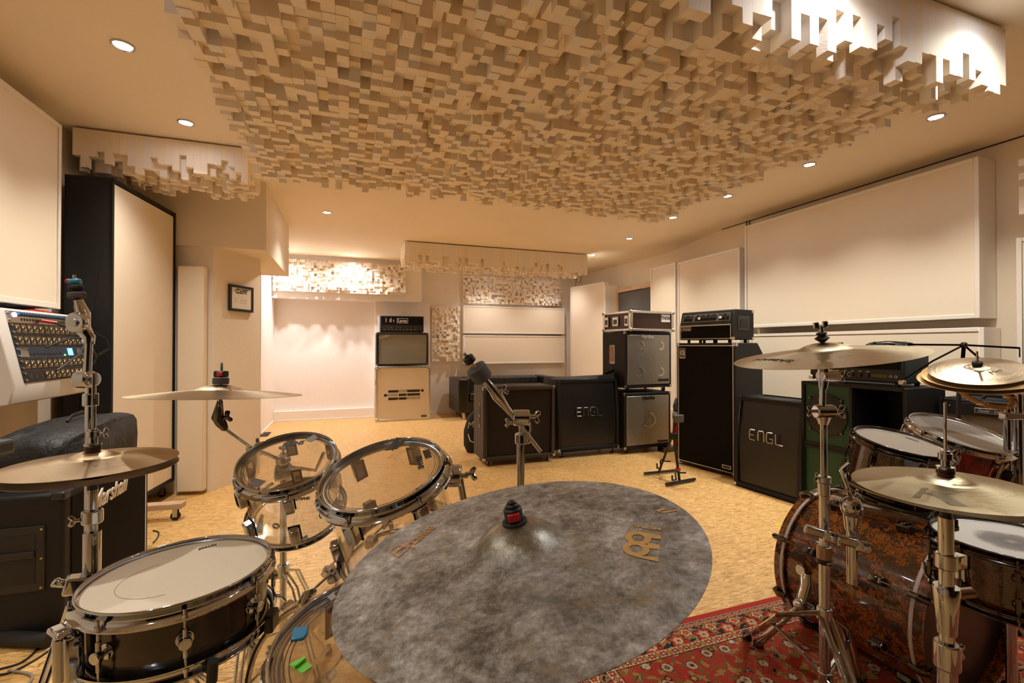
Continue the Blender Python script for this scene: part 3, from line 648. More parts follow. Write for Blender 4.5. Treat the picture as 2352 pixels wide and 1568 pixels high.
# right wall: slanted cab, green PA, head, combos
ex, ey = loc_from(3.18, 3.17, -PI/2+.10, .60, .36)
e2 = cabinet('speaker_cabinet', 'slanted black cabinet with mesh grille and silver letters, right of the very tall cabinet', 'speaker cabinet', (ex, ey, 0), -PI/2+.10, .60, .765, .36, M_tolex, M_mesh, rim=.035, z0=.01, slant=.05, casters=False)
engl(e2, .0, .47, .105, -.176)
GN = mat('green_paint', (.002, .052, .020), .45, noise=(40, .15, .2, .001))
gx = 3.27
def pa_box(label, z0, h, top):
    t = thing('green_speaker_box', label, 'speaker cabinet', (gx+.20, 2.245, z0), -PI/2+.02)
    W = .70; D = .40; r = .022; f = -D/2
    b = MB(); b.b2((-W/2, f, 0), (-W/2+r, D/2, h)); b.b2((W/2-r, f, 0), (W/2, D/2, h)); b.b2((-W/2+r, f, 0), (W/2-r, D/2, r)); b.b2((-W/2+r, f, h-r), (W/2-r, D/2, h)); b.b2((-W/2+r, D/2-.015, r), (W/2-r, D/2, h-r)); b.b2((0.0, f, r), (.022, D/2-.015, h-r))
    b.build('body', M_tolex, t, bevel=.003)
    b = MB(); b.b2((-W/2+r, f+.012, r), (0, f+.03, h-r)); b.build('baffle', GN, t)
    if top:
        b = MB(); c_ = (-.165, f+.004, h/2); b.lathe([(0, .006), (.08, .010), (.14, .004), (.15, -.002)], 40, c_, RF); b.build('round_grille', mat('black_wire_mesh', fn=perf_fn(.012, 1, .36, (.035, .035, .035), (.004, .004, .004), .5, .5)), t)
        b = MB(); b.torus(c_, .150, .005, 40, 6, RF); b.build('grille_ring', M_black, t)
        for a in (PI/4, 3*PI/4, 5*PI/4, 7*PI/4):
            b = MB(); b.cyl((c_[0]+.163*math.cos(a), f+.012, c_[2]+.163*math.sin(a)), (c_[0]+.163*math.cos(a), f-.006, c_[2]+.163*math.sin(a)), .009, n=10); b.build('clip', M_blackchrome, t)
    else:
        b = MB(); b.b2((.022, f+.012, r), (W/2-r, f+.03, h-r)); b.build('baffle', GN, t)
    return t
pa_box('green and black speaker box with a round grille, upper of two', .478, .472, True)
pa_box('green speaker box on the floor under the round-grilled one', 0, .476, False)
gh = thing('amplifier_head', 'dark teal amp head on top of the green speaker boxes', 'amplifier head', (3.46, 2.255, .952), -PI/2+.02)
M_teal = mat('dark_teal_tolex', (.006, .022, .026), .5, noise=(300, .3, .4, .001))
b = MB(); b.b2((-.315, -.13, .02), (.315, .13, .25)); b.build('body', M_teal, gh, bevel=.012, seg=3)
b = MB(); b.b2((-.295, -.134, .035), (.295, -.128, .10)); cp = b.build('control_panel', M_blackp, gh); b = MB(); b.b2((-.295, -.134, .11), (.295, -.128, .235)); b.build('grille', M_cloth, gh)
for i in range(8):
    b = MB(); x = -.25+i*.05; b.cyl((x, -.148, .066), (x, -.134, .066), .011, n=12); b.build('knob', M_black, gh); b = MB(); b.box((x, -.1345, .09), (.02, .001, .004)); b.build('panel_marking', M_gold, gh)
b = MB(); b.torus((-.02, -.135, .066), .014, .002, 20, 6, RF); b.build('jack', M_gold, gh); text('badge', 'Vyper', .05, mat('gold_script', (.22, .19, .06), .4, .6), gh, FR(.17, .066, -.135), shear=.3, bold=.001, ext=.001) if False else None
b = MB(); b.box((.17, -.135, .066), (.10, .002, .022)); b.build('badge', mat('dull_gold_plate', (.10, .085, .025), .5, .5), gh, bevel=.001)
for x in (.24, .27):
    b = MB(); b.torus((x, -.136, .066), .007, .002, 14, 6, RF); b.build('jack', M_chromed, gh)
for sx in (-1, 1):
    b = MB(); b.box((sx*.30, -.125, .03), (.035, .03, .03)); b.build('corner', mat('brassy_corner'), gh, bevel=.005)
for x in (-.26, .26):
    for y in (-.1, .1):
        b = MB(); b.cyl((x, y, 0), (x, y, .022), .015, n=12); b.build('foot', M_rubber, gh)
# cable coil + pedal on the teal head
b = MB(); rnd = random.Random(3)
for k in range(9):
    pts = []; rx, ry, ph = rnd.uniform(.09, .16), rnd.uniform(.05, .085), rnd.uniform(0, 6)
    for i in range(26):
        a = 2*PI*i/25; pts.append((3.47+ry*math.sin(a)+.01*math.sin(3*a+ph), 2.11+rx*math.cos(a)+.012*math.cos(2*a+ph), 1.207+.004*k*.9+.006*(1+math.sin(2*a+ph))))
    b.tube(pts, .0033, 6)
tag(b.build('cable_coil', M_rope), 'loose coil of black cables on top of the teal amp head', 'cable')
pd = thing('effect_pedal', 'small white pedal with black knobs on the teal amp head', 'effect pedal', (3.45, 2.42, 1.203), -PI/2)
b = MB(); b.b2((-.035, -.05, 0), (.035, .05, .025)); b.build('case', M_cream, pd, bevel=.004)
for i in range(4):
    b = MB(); b.cyl((-.026+i*.017, -.02, .025), (-.026+i*.017, -.02, .040), .006, n=10); b.build('knob', M_black, pd)
# Fender style combo on a black amp
cb = cabinet('combo_amplifier', 'vintage combo amp with wheat grille cloth and silver name badge, behind the tilted red tom', 'amplifier', (3.71, 1.595, .45), -PI/2+.12, .59, .44, .24, M_tolex, M_wheat, rim=.022, z0=.0, casters=False, recess=.02, corner=None)
b = MB(); b.b2((-.275, -.121, .345), (.275, -.098, .42)); b.build('front_panel', M_tolex, cb, bevel=.002)
b = MB(); b.box((-.045, -.1235, .380), (.155, .004, .030)); p_ = b.build('badge', M_silver, cb, bevel=.001); b = MB(); b.box((-.045, -.126, .380), (.149, .001, .024)); b.build('badge_field', M_blackp, p_); text('lettering', 'Fender - Deluxe', .021, M_silver, p_, FR(-.045, .379, -.127), shear=.3, bold=.0003, ext=.0004, sx=.88)
b = MB(); b.tube([(-.13, 0, .44), (-.11, 0, .462), (-.05, 0, .466), (.05, 0, .466), (.11, 0, .462), (.13, 0, .44)], .010, 8, flat=.5); b.build('handle', M_black, cb)
for x in (-.27,):
    b = MB(); b.sph((x+.03, -.123, .395), .006, 10); b.build('screw', M_chromed, cb)
cabinet('speaker_cabinet', 'black amplifier box under the vintage combo', 'speaker cabinet', (3.71, 1.595, 0), -PI/2+.12, .60, .38, .28, M_tolex, M_wheat, rim=.03, z0=.07, corner=None)
bk = thing('black_amplifier', 'dark amplifier with a tan strip behind the vintage combo', 'amplifier', (4.0, 1.47, 0), -PI/2)
b = MB(); b.b2((-.43, -.12, 0), (.43, .14, 1.06)); b.build('body', M_tolex, bk, bevel=.008)
b = MB(); b.b2((-.40, -.125, .945), (.43, -.119, .957)); b.build('tan_strip', mat('tan_wood_strip', (.62, .42, .24), .5), bk)
# ------------------------------------------------------------------ sofa
so = thing('leather_sofa', 'black leather sofa with pale wooden legs against the back wall', 'sofa', (2.60, 7.80, 0))
b = MB(); b.b2((-.89, -.38, .11), (.89, .36, .30)); b.build('base', M_leather, so, bevel=.02, seg=3)
for sx in (-1, 1):
    b = MB(); b.b2((sx*.905, -.395, .11), (sx*.73, .37, .665)); b.build('armrest', M_leather, so, bevel=.022, seg=4)
b = MB(); b.b2((-.72, .10, .28), (.72, .37, .665)); bo = b.build('backrest', mat('wrinkled_leather', (.022, .021, .020), .30, fn=lambda n, bb: n.l.new(n.bump(n.noise(n.coord(scale=(9, 2, 2.2)), 3, 4, .6), .9, .03), bb.inputs['Normal'])), so, bevel=.04, seg=4)
for x0, x1 in ((-.72, 0), (0, .72)):
    b = MB(); b.b2((x0+.004, -.385, .30), (x1-.004, .12, .425)); b.build('seat_cushion', M_leather, so, bevel=.03, seg=4)
for sx in (-1, 1):
    for y in (-.33, .31):
        b = MB(); b.cyl((sx*.79, y, 0), (sx*.81, y, .112), .024, .028, n=4); b.build('leg', mat('pale_beech', (.74, .60, .42), .45), so)
# security dome, cable
sd = thing('security_camera', 'white dome camera hanging from the ceiling in the far right corner', 'camera', (3.98, 7.75, CZ))
b = MB(); b.cyl((0, 0, 0), (0, 0, -.05), .05, n=24); b.build('mount', M_white, sd, bevel=.006)
b = MB(); b.sph((0, 0, -.055), .037, 16); b.build('dome', mat('smoked_dome', (.03, .03, .03), .1), sd)
b = MB(); b.tube([(.05, 0, -.03), (.12, 0, -.06), (.15, 0, -.16), (.11, 0, -.25), (.06, 0, -.22), (.04, 0, -.13), (.03, 0, -.30)], .005, 6); b.build('cable', M_rope, sd)
# framed notice on the pier
def pf(x, y):                              # pier right face plane point
    d = V((.27, .52, 0)).normalized(); nrm = V((d.y, -d.x, 0)); r = ray(x, y); t = (V((-1.07, 4.48, 0))-EYE).dot(nrm)/r.dot(nrm); return EYE+r*t
a0 = pf(523, 655); a1 = pf(577, 715); ctr = (a0+a1)/2; hgt = abs(pf(550, 657).z-pf(550, 716).z); wid = (a1-a0).xy.length
ps = thing('framed_notice', 'small black framed notice with studio logo on the pier', 'picture frame', (ctr.x+.012*.887, ctr.y-.012*.46, ctr.z-hgt/2), math.atan2(.52, .27))
fw_ = .022; b = MB(); b.b2((-wid/2, -.012, 0), (-wid/2+fw_, .008, hgt)); b.b2((wid/2-fw_, -.012, 0), (wid/2, .008, hgt)); b.b2((-wid/2+fw_, -.012, 0), (wid/2-fw_, .008, fw_)); b.b2((-wid/2+fw_, -.012, hgt-fw_), (wid/2-fw_, .008, hgt)); b.build('frame', M_black, ps)
b = MB(); b.b2((-wid/2+fw_, -.006, fw_), (wid/2-fw_, .004, hgt-fw_)); pp = b.build('paper', mat('white_paper', (.84, .80, .73), .7), ps)
logo(pp, 0, hgt*.78, wid*.62, -.0064, M_blackp)
b = MB()
for i, (x, w_) in enumerate(((-.3, .22), (.12, .5), (-.3, .2), (.1, .46), (-.3, .24), (.1, .5))): b.box((x*wid*.8, -.0064, hgt*(.5-.035*i)), (w_*wid*.6, .0006, .003))
b.build('fine_print', mat('grey_print', (.45, .43, .4), .7), pp)
# black framed thing by the passage, mat on the floor
hb = thing('hanging_board', 'narrow black board with a ring hanging in the passage behind the pier', 'board', (-1.262, 7.02, 1.10), 0)
b = MB(); b.b2((-.10, -.01, 0), (.118, .01, .015)); b.b2((-.10, -.01, .015), (-.088, .01, .52)); b.b2((.05, -.01, .015), (.062, .01, .55)); b.build('frame', M_black, hb)
b = MB(); b.torus((.08, -.03, .42), .045, .007, 24, 8, Euler((0, PI/2, .6)).to_matrix()); b.build('ring', M_black, hb)
b = MB(); b.b2((-1.45, 6.95, 0), (-1.02, 7.25, .008)); tag(b.build('door_mat', M_rubber, bevel=.002), 'small black mat on the floor at the passage by the niche', 'mat')
# gig bag, jacket bag, guitar stand
gb = thing('gig_bag', 'black gig bag leaning behind the brownish cabinet', 'bag', (1.40, 5.15, 0), .1)
b = MB(); b.tube([(-.02, 0, .0), (-.03, .0, .10), (-.035, 0, .25), (-.02, 0, .38), (.06, 0, .50), (.10, 0, .62)], [.10, .135, .13, .10, .05, .03], 16, flat=.55); b.build('body', mat('black_nylon', (.015, .016, .02), .6, noise=(30, .3, .5, .01)), gb)
text('lettering', 'MM', .10, M_cream, gb, FR(-.08, .33, -.085, .15), shear=.3, ext=.001)
b = MB(); b.tube([(-.13, -.05, .22), (-.12, -.09, .15), (-.06, -.10, .12), (0, -.1, .17)], .006, 6); b.build('strap_cord', M_cream, gb)
jb = thing('red_bag', 'red bag under a grey cloth between the bass stack and the tallest cabinet', 'bag', (3.74, 4.50, 0), 0)
b = MB(); b.tube([(0, 0, 0), (0, 0, .15), (.01, 0, .32), (.02, 0, .44)], [.10, .13, .12, .06], 16, flat=.7); b.build('body', mat('red_nylon', (.55, .01, .015), .5, noise=(20, .2, .5, .01)), jb)
b = MB(); b.tube([(0, 0, .40), (0, 0, .50), (.01, 0, .58), (.02, 0, .63)], [.11, .12, .10, .04], 16, flat=.7); b.build('cloth', mat('grey_cloth', (.07, .075, .09), .85, noise=(20, .4, .8, .02)), jb)
b = MB(); b.tube([(0, 0, .35), (0, 0, .40), (.01, 0, .44)], [.125, .13, .11], 16, flat=.72); b.build('lining', mat('pale_grey_cloth', (.40, .39, .37), .8), jb)
b = MB(); b.box((3.62, 4.45, .03), (.50, .10, .06), (0, 0, .1)); tag(b.build('floor_batten', M_blackchrome, bevel=.004), 'dark flat bar lying on the floor beside the bass stack', 'bar')
gs = thing('guitar_stand', 'black folding guitar stand on the floor before the very tall cabinet', 'guitar stand', (2.83, 3.55, 0))
A_, B_ = V((-.02, -.17, .02)), V((.06, -.10, .32)); topp = V((.035, -.12, .58))
b = MB(); b.tube([at_z(1530, 1112, .02)-gs.location, at_z(1596, 1100, .02)-gs.location], .014, 10); b.build('front_foot', M_black, gs)
b = MB(); b.tube([at_z(1480, 1087, .02)-gs.location, at_z(1550, 1080, .02)-gs.location], .013, 10); b.build('rear_foot', M_black, gs)
fm = at_z(1561, 1106, .02)-gs.location; rm = at_z(1513, 1084, .02)-gs.location; jt = V((fm.x+.02, fm.y+.10, .40)); tp = V((jt.x+.005, jt.y, .56))
b = MB(); b.tube([fm, jt], .015, 4); o = b.build('front_leg', M_black, gs); b = MB(); b.box((fm+(jt-fm)*.27), (.033, .033, .02)); b.build('red_band', M_red, o)
b = MB(); b.tube([rm, jt+V((-.01, .01, .0))], .014, 4); b.build('rear_leg', M_black, gs)
b = MB(); b.box(jt, (.05, .05, .06)); b.build('hinge', M_black, gs, bevel=.006)
b = MB(); b.tube([jt, tp], .011, 8); b.build('neck', M_black, gs)
b = MB(); b.box(tp+V((.03, -.02, 0)), (.10, .035, .07)); b.build('top_pad', mat('grey_foam', (.10, .095, .09), .8), gs, bevel=.008)
for base, sg in ((rm+(jt-rm)*.32, -1), (fm+(jt-fm)*.2, -1)):
    b = MB(); b.tube([base+V((.08, 0, -.01)), base, base+V((-.03, -.01, .02)), base+V((-.05, -.02, .005)), base+V((-.065, -.05, -.045)), base+V((-.13, -.08, -.035)), base+V((-.135, -.085, .01))], .0075, 8); b.build('support_arm', M_rubber, gs)
# ------------------------------------------------------------------ left side: stack with cover, white rack
mc = thing('speaker_cabinet', 'black guitar cabinet with white script badge under the soft black cover at the left', 'speaker cabinet', (-1.31, 2.86, 0), PI/2-.04)
W, D, HH = .78, .40, .60; MB_ = MB(); MB_.b2((-W/2, -D/2, .0), (W/2, D/2, HH)); MB_.build('body', M_tolex, mc, bevel=.014, seg=3)
b = MB(); b.b2((-W/2+.05, -D/2-.004, .05), (W/2-.05, -D/2+.002, HH-.03)); b.build('grille', M_cloth, mc)
b = MB(); b.cyl((W/2-.048, -D/2-.005, .05), (W/2-.048, -D/2-.005, HH-.03), .0035, n=6); b.build('piping', M_cream, mc)
text('badge', 'Marshall', .118, mat('white_script', (.80, .76, .68), .5), mc, FR(-.045, HH-.105, -D/2-.008, .02), shear=.42, bold=.0012, ext=.003, sx=.80)
b = MB(); b.box((-W/2-.003, -.03, .34), (.008, .22, .27)); o = b.build('side_handle', M_black, mc, bevel=.006)
b = MB(); b.box((-W/2-.006, -.03, .34), (.006, .16, .2)); b.build('recess', M_blackp, o); b = MB(); b.box((-W/2-.012, -.03, .36), (.012, .16, .03)); b.build('grip', M_black, o, bevel=.005)
for y in (-.13, .07):
    for z in (.22, .34, .46):
        b = MB(); b.sph((-W/2-.008, y, z), .005, 8); b.build('screw', M_gold, o)
for y in (-D/2+.02, D/2-.02):
    b = MB(); b.box((-W/2+.018, y, HH-.012), (.05, .05, .035)); b.build('corner', M_black, mc, bevel=.008)
cv = thing('covered_amplifier', 'amp head under a soft black dust cover on the left cabinet', 'amplifier', (-1.32, 2.93, .602), PI/2-.04)
b = MB(); P_ = 9
def covpt(u, v):
    return None
prof_ = [(-.36, 0), (-.372, .10), (-.366, .175), (-.33, .205), (-.1, .232), (.1, .240), (.33, .232), (.366, .20), (.378, .12), (.370, -.07)]
rings = []
for k in range(9):
    y = -.145+.29*k/8; s_ = 1-.012*math.sin(k*1.7); ins = .022 if k in (0, 8) else 0
    rings.append([b.v((x*s_*(1-ins), y+.008*math.sin(6*x+k), max(z*s_-ins*(z > .05)*.6, -.0 if i not in (9,) else 0.0))) for i, (x, z) in enumerate(prof_)])
b.skin(rings, cap=True); cvr = b.build('cover', mat('black_nylon_cover', (.009, .010, .012), .6, noise=(9, .3, .8, .03)), cv, bevel=0, ang=75)
b = MB(); b.tube([(-.02, 0, .238), (.02, 0, .262), (.10, 0, .268), (.18, 0, .262), (.22, 0, .238)], .010, 8, flat=.5); b.build('handle', M_black, cv)
rk = thing('patch_rack', 'white slanted rack full of sockets and knobs on the left wall', 'equipment rack', (-1.745, 3.17, .90), PI/2)
prof_ = [(0, .0), (0, .50), (-.19, .50), (-.27, .13), (-.25, .04)]; WR = .70      # (y, z)
b = MB(); b.prism(prof_, -WR/2, WR/2, 'x'); b.build('housing', mat('white_laminate', (.80, .78, .75), .45, noise=(10, .04, 0, 0)), rk, bevel=.006)
s0, s1 = V((0, -.19, .50)), V((0, -.27, .13)); dv = (s1-s0); L = dv.length; dv.normalize(); nv = V((0, dv.z, -dv.y)).normalized()
if nv.y > 0: nv = -nv
X1 = WR/2-.03; X0 = X1-.60
RM = Matrix((V((1, 0, 0)), -dv, nv)).transposed().to_4x4()
def slot(u0, u1, x0=X0, x1=X1, t=.004, m=M_blackp, name='rack_unit', inset=0.0, label=None):
    b = MB(); mid = s0+dv*((u0+u1)/2)+nv*(t/2+inset); b.box(V(((x0+x1)/2, mid.y, mid.z)), (x1-x0, u1-u0, t), RM); return b.build(name, m, rk, label=label)
def onslot(b, x, u, d, r=None, size=None, n=12, h0=0.004):
    p = s0+dv*u+nv*h0; p = V((x, p.y, p.z))
    if r: b.cyl(p, p+nv*d, r, n=n)
    else: b.box(p+nv*d/2, (size[0], size[1], d), RM)
UH = .062
rows = [('silver', M_chromed), ('xlr', M_blackp), ('xlr', M_blackp), ('meter', mat('dark_blue_panel', (.02, .035, .06), .4)), ('xlr', M_blackp), ('xlr', M_blackp)]
for i, (k_, mm) in enumerate(rows):
    u0 = .012+i*UH*.97; o = slot(u0, u0+UH*.93, m=mm)
    b = MB()
    for x in (X0+.012, X1-.012):
        for du in (.012, UH*.93-.012): onslot(b, x, u0+du, .006, r=.006)
    b.build('rack_screw', M_chromed, o)
    if k_ == 'xlr':
        for j in range(12):
            x = X0+.05+j*(X1-X0-.09)/11; b = MB(); p = s0+dv*(u0+UH*.45)+nv*.004; p = V((x, p.y, p.z)); R3 = RM.to_3x3()
            if i == 5 and j < 3: b.cyl(p, p+nv*.001, .014, n=16); b.build('blank_socket', M_black, o); continue
            onslot(b, x, u0+UH*.45, .002, size=(.030, .040)); b.torus(p+nv*.003, .0105, .0025, 18, 6, R3); q_ = b.build('socket', mat('nickel_socket', (.42, .34, .22), .35, .9), o)
            b = MB(); b.cyl(p+nv*.0022, p+nv*.0035, .009, n=14); b.build('socket_hole', M_blackp, q_)
    elif k_ == 'silver':
        for j in range(24):
            b = MB(); onslot(b, X0+.075+j*.0195, u0+.014, .014, r=.0065, n=10); b.build('blue_knob', mat('knob_blue', (.02, .10, .20), .4), o)
        for j in range(20):
            b = MB(); onslot(b, X0+.10+j*.022, u0+.040, .002, size=(.008, .012)); b.build('switch', M_blackp, o)
        b = MB(); onslot(b, X0+.055, u0+.018, .004, r=.012); b.build('blue_light', mat('blue_led', (.1, .2, .9), emit=(.15, .35, 1), es=6), o)
    else:
        b = MB(); onslot(b, X1-.15, u0+UH*.46, .002, size=(.045, .040)); b.build('display', mat('blue_display', (.05, .2, .6), emit=(.08, .35, 1), es=2.2), o)
        b = MB(); onslot(b, X0+.05, u0+UH*.46, .003, size=(.06, .045)); b.build('end_plate', M_chromed, o); b = MB(); onslot(b, X1-.06, u0+UH*.46, .003, size=(.05, .04)); b.build('end_plate', M_chromed, o)
        for j in range(10):
            b = MB(); onslot(b, X0+.10+j*.028, u0+UH*.6, .002, size=(.012, .008)); b.build('button', M_black, o)
        b = MB(); onslot(b, X1-.21, u0+UH*.75, .002, r=.004); b.build('green_light', mat('green_led', (.1, .8, .1), emit=(.1, 1, .1), es=4), o)
def wp(t, x, y, z): return t.matrix_world @ V((x, y, z))
b = MB(); b.tube([wp(rk, -.02, -.26, .44), wp(rk, .05, -.34, .40), wp(rk, .0, -.38, .33), wp(rk, -.15, -.42, .27), wp(rk, -.34, -.42, .2)], .005, 8)
tag(b.build('patch_cable', M_rope), 'black patch cable with red plug in the white rack', 'cable'); 
b = MB(); b.cyl(wp(rk, -.04, -.21, .452), wp(rk, .0, -.26, .442), .008, n=10); o = tag(b.build('cable_plug', M_red, bevel=.001), 'red plug pushed into the top row of the white rack', 'plug')
b = MB(); b.tube([wp(rk, -.12, -.27, .31), wp(rk, -.05, -.34, .36), wp(rk, .12, -.34, .36), wp(rk, .25, -.33, .25), wp(rk, .34, -.28, .21), wp(rk, .36, -.1, .25)], .006, 8)
tag(b.build('rack_cable', M_rope), 'black cable looping across the front of the white rack', 'cable')
b = MB(); rnd = random.Random(5)
for k in range(5): b.tube([wp(rk, -.30+.04*k, -.03-.01*k, .506+.004*k), wp(rk, -.12, -.06-.012*k, .508+.005*k), wp(rk, .05+.03*k, -.03-.01*k, .51+.004*k), wp(rk, .30, -.07-.006*k, .507)], .0045, 6)
tag(b.build('cable_bundle', M_rope), 'bundle of black cables lying on top of the white rack', 'cable')
b = MB()
for k in range(5): b.tube([wp(rk, .00, -.125-.004*k, .507), wp(rk, .08, -.12-.005*k, .512), wp(rk, .16+.01*k, -.125-.004*k, .507)], .005, 6)
tag(b.build('red_cable_bundle', M_red), 'short bundle of red cables on top of the white rack', 'cable')
# dark device at the left edge
p = at_d(-66, 1024, 1.45)
kb = thing('electronic_device', 'rounded dark grey device with a red edge at the left edge of the photo', 'device', (p.x, p.y, p.z-.035), YAW*-1)
b = MB(); b.box((0, 0, .02), (.12, .16, .05)); b.build('body', mat('dark_grey_plastic', (.05, .055, .055), .4), kb, bevel=.014, seg=3); b = MB(); b.box((.060, -.05, .034), (.004, .08, .008)); b.build('red_edge', M_red, kb, bevel=.003)
b = MB(); b.cyl((-.02, 0, -p.z+.035), (-.02, 0, 0), .012, n=12); b.build('stand_pole', M_black, kb)
b = MB(); b.box((-.02, 0, -p.z+.045), (.05, .30, .02)); b.build('stand_base', M_black, kb)
# floor cables lower left and beside the cabinet
def floorcable(name, label, pts, r=.004, m=M_rope): 
    b = MB(); P0 = [at_z(x, y, r) for x, y in pts]; out = []
    for i in range(len(P0)-1):
        a = P0[max(i-1, 0)]; p1 = P0[i]; p2 = P0[i+1]; d_ = P0[min(i+2, len(P0)-1)]
        for k in range(6):
            t = k/6; out.append(.5*((2*p1)+(p2-a)*t+(2*a-5*p1+4*p2-d_)*t*t+(-a+3*p1-3*p2+d_)*t**3))
    out.append(P0[-1]); b.tube(out, r, 7); return tag(b.build(name, m), label, 'cable')
floorcable('floor_cable', 'thin black cable on the floor, left one below the script-badged cabinet', [(88, 1465), (85, 1490), (50, 1520), (0, 1536)])
floorcable('floor_cable', 'long thin black cable curving on the floor toward the snare drum', [(165, 1450), (130, 1480), (80, 1515), (20, 1545), (-30, 1550)])
floorcable('floor_cable', 'pale grey cable loop on the floor in the lower left corner', [(20, 1540), (60, 1545), (74, 1553), (66, 1568), (40, 1585)], .005, mat('grey_cable', (.35, .32, .28), .5))
floorcable('floor_cable', 'short black cable loop on the floor right of the script-badged cabinet', [(352, 1218), (364, 1222), (362, 1234), (352, 1246)], .004)
b = MB(); b.tube([at_z(-60, 1462, .03), at_z(112, 1470, .03)], .028, 12); tag(b.build('floor_bar', M_rubber), 'thick black bar on the floor before the script-badged cabinet', 'bar')
b = MB(); c_ = at_z(1787, 1205, .0012); b.box(c_, (.06, .018, .002), (0, 0, .2)); tag(b.build('floor_tape', mat('yellow_tape', (.85, .65, .02), .5)), 'scrap of yellow tape on the floor near the burl bass drum', 'tape')
b = MB(); c_ = at_z(507, 1223, .0012); b.box(c_, (.07, .012, .002), (0, 0, .5)); tag(b.build('floor_tape', mat('white_tape', (.8, .75, .68), .5)), 'scrap of white tape on the floor left of the small clear tom', 'tape')
# ------------------------------------------------------------------ rug
def rug_fn(n, b):
    co = n.coord(); wob = n.noise(co, 60, 2, .5, 0, out=1); sc = n.new('ShaderNodeVectorMath', operation='MULTIPLY_ADD'); n.l.new(wob, sc.inputs[0]); sc.inputs[1].default_value = (.007, .007, 0); n.l.new(co, sc.inputs[2])
    x, y, z = n.xyz(sc.outputs[0])
    u = x; v = n.m('MULTIPLY', y, -1.0)                     # distance from the left edge / from the far edge
    left = n.m('LESS_THAN', u, v); d = n.m('MINIMUM', u, v); t = n.m('MAXIMUM', u, v)
    RED, NAVY, CREAM, ORG, OLV, TAN, PNK = (.42, .030, .015), (.012, .012, .018), (.58, .47, .30), (.50, .16, .025), (.16, .13, .03), (.30, .20, .10), (.45, .22, .16)
    def motif(P, dc, k, base, rings, pet=5, amp=.18):
        a = n.m('SUBTRACT', n.m('MODULO', t, P), P/2) if not k else n.m('SUBTRACT', n.m('MODULO', n.m('ADD', t, P*k), P), P/2)
        s_ = n.m('SUBTRACT', d, dc); r = n.m('SQRT', n.m('ADD', n.m('MULTIPLY', a, a), n.m('MULTIPLY', s_, s_)))
        th = n.m('ARCTAN2', s_, a); rr = n.m('MULTIPLY', r, n.m('MULTIPLY_ADD', n.m('COSINE', n.m('MULTIPLY', th, float(pet))), amp, 1.0))
        c = base
        for R_, col in rings: c = n.mix(n.m('LESS_THAN', rr, R_), c, col)
        return c
    # wide dark band with alternating flowers and tan vines
    vine = n.m('ABSOLUTE', n.m('SUBTRACT', n.m('SUBTRACT', d, .10), n.m('MULTIPLY', n.m('SINE', n.m('MULTIPLY', t, 2*PI/.13)), .030)))
    band = n.mix(n.m('LESS_THAN', vine, .008), NAVY, TAN)
    vv = n.ramp(n.noise(co, 55, 2, .5), [(.54, 0), (.56, 1)], 'LINEAR'); band = n.mix(vv, band, TAN)
    band = motif(.13, .083, 0, band, [(.038, OLV), (.034, ORG), (.024, NAVY), (.021, CREAM), (.013, RED), (.006, ORG)], 5)
    band = motif(.13, .117, .5, band, [(.040, NAVY), (.035, RED), (.025, ORG), (.018, CREAM), (.010, PNK), (.004, NAVY)], 6)
    band = motif(.13, .130, .25, band, [(.013, NAVY), (.010, RED)], 3)
    band = motif(.13, .072, .75, band, [(.013, NAVY), (.010, PNK)], 3)
    def strip(P, dc, wide, base):
        c = motif(P, dc, 0, base, [(wide, NAVY), (wide*.8, RED), (wide*.35, CREAM)], 4, .25); return motif(P, dc, .5, c, [(wide, NAVY), (wide*.8, ORG), (wide*.4, TAN)], 4, -.2)
    b1 = strip(.045, .0475, .010, CREAM); b2 = strip(.055, .162, .013, CREAM)
    # red field with scattered blossoms and medallion lines
    vc = n.voro(co, 15, out='Color'); vd = n.voro(co, 15); cx = n.xyz(vc)[0]
    fld = n.mix(n.ramp(n.noise(co, 24, 2, .6, .6), [(.50, 0), (.53, 1), (.56, 1), (.59, 0)]), RED, OLV)
    fld = n.mix(n.ramp(n.noise(co, 26, 2, .5, .3), [(.56, 0), (.58, 1)]), fld, (.36, .22, .06))
    def blob(c, r0, r1, col): return n.mix(n.m('LESS_THAN', n.m('MULTIPLY', vd, 1.0), r0), c, col)
    petals = n.m('MULTIPLY', vd, n.m('MULTIPLY_ADD', n.noise(co, 160, 1), .8, .6))
    big_ = n.m('GREATER_THAN', cx, .45)
    for r0, col in ((.36, NAVY), (.31, CREAM), (.20, PNK), (.12, NAVY), (.05, CREAM)): fld = n.mix(n.m('MULTIPLY', big_, n.m('LESS_THAN', petals, r0)), fld, col)
    sm = n.m('LESS_THAN', cx, .45)
    for r0, col in ((.24, NAVY), (.17, ORG), (.07, CREAM)): fld = n.mix(n.m('MULTIPLY', sm, n.m('LESS_THAN', petals, r0)), fld, col)
    c = fld
    for lim, col in ((.186, NAVY), (.182, ORG), (.178, b2), (.146, ORG), (.142, band), (.063, NAVY), (.060, ORG), (.056, b1), (.038, NAVY), (.034, CREAM), (.031, RED)):
        c = n.mix(n.m('LESS_THAN', d, lim), c, col)
    n.l.new(n.mix(.5, c, n.ramp(n.noise(co, 500, 2), [(.3, .55), (.7, 1.25)]), 'MULTIPLY'), b.inputs['Base Color']); b.inputs['Roughness'].default_value = .95
    n.l.new(n.bump(n.noise(co, 700, 2), .5, .002), b.inputs['Normal'])
rg = MB(); rg.b2((0, -2.0, 0), (2.45, 0, .007)); r_ = rg.build('persian_rug', mat('persian_rug_wool', fn=rug_fn), loc=(.765, 1.69, .0005), bevel=.002)
tag(r_, 'red patterned oriental rug with dark floral border under the right drum kit', 'rug')
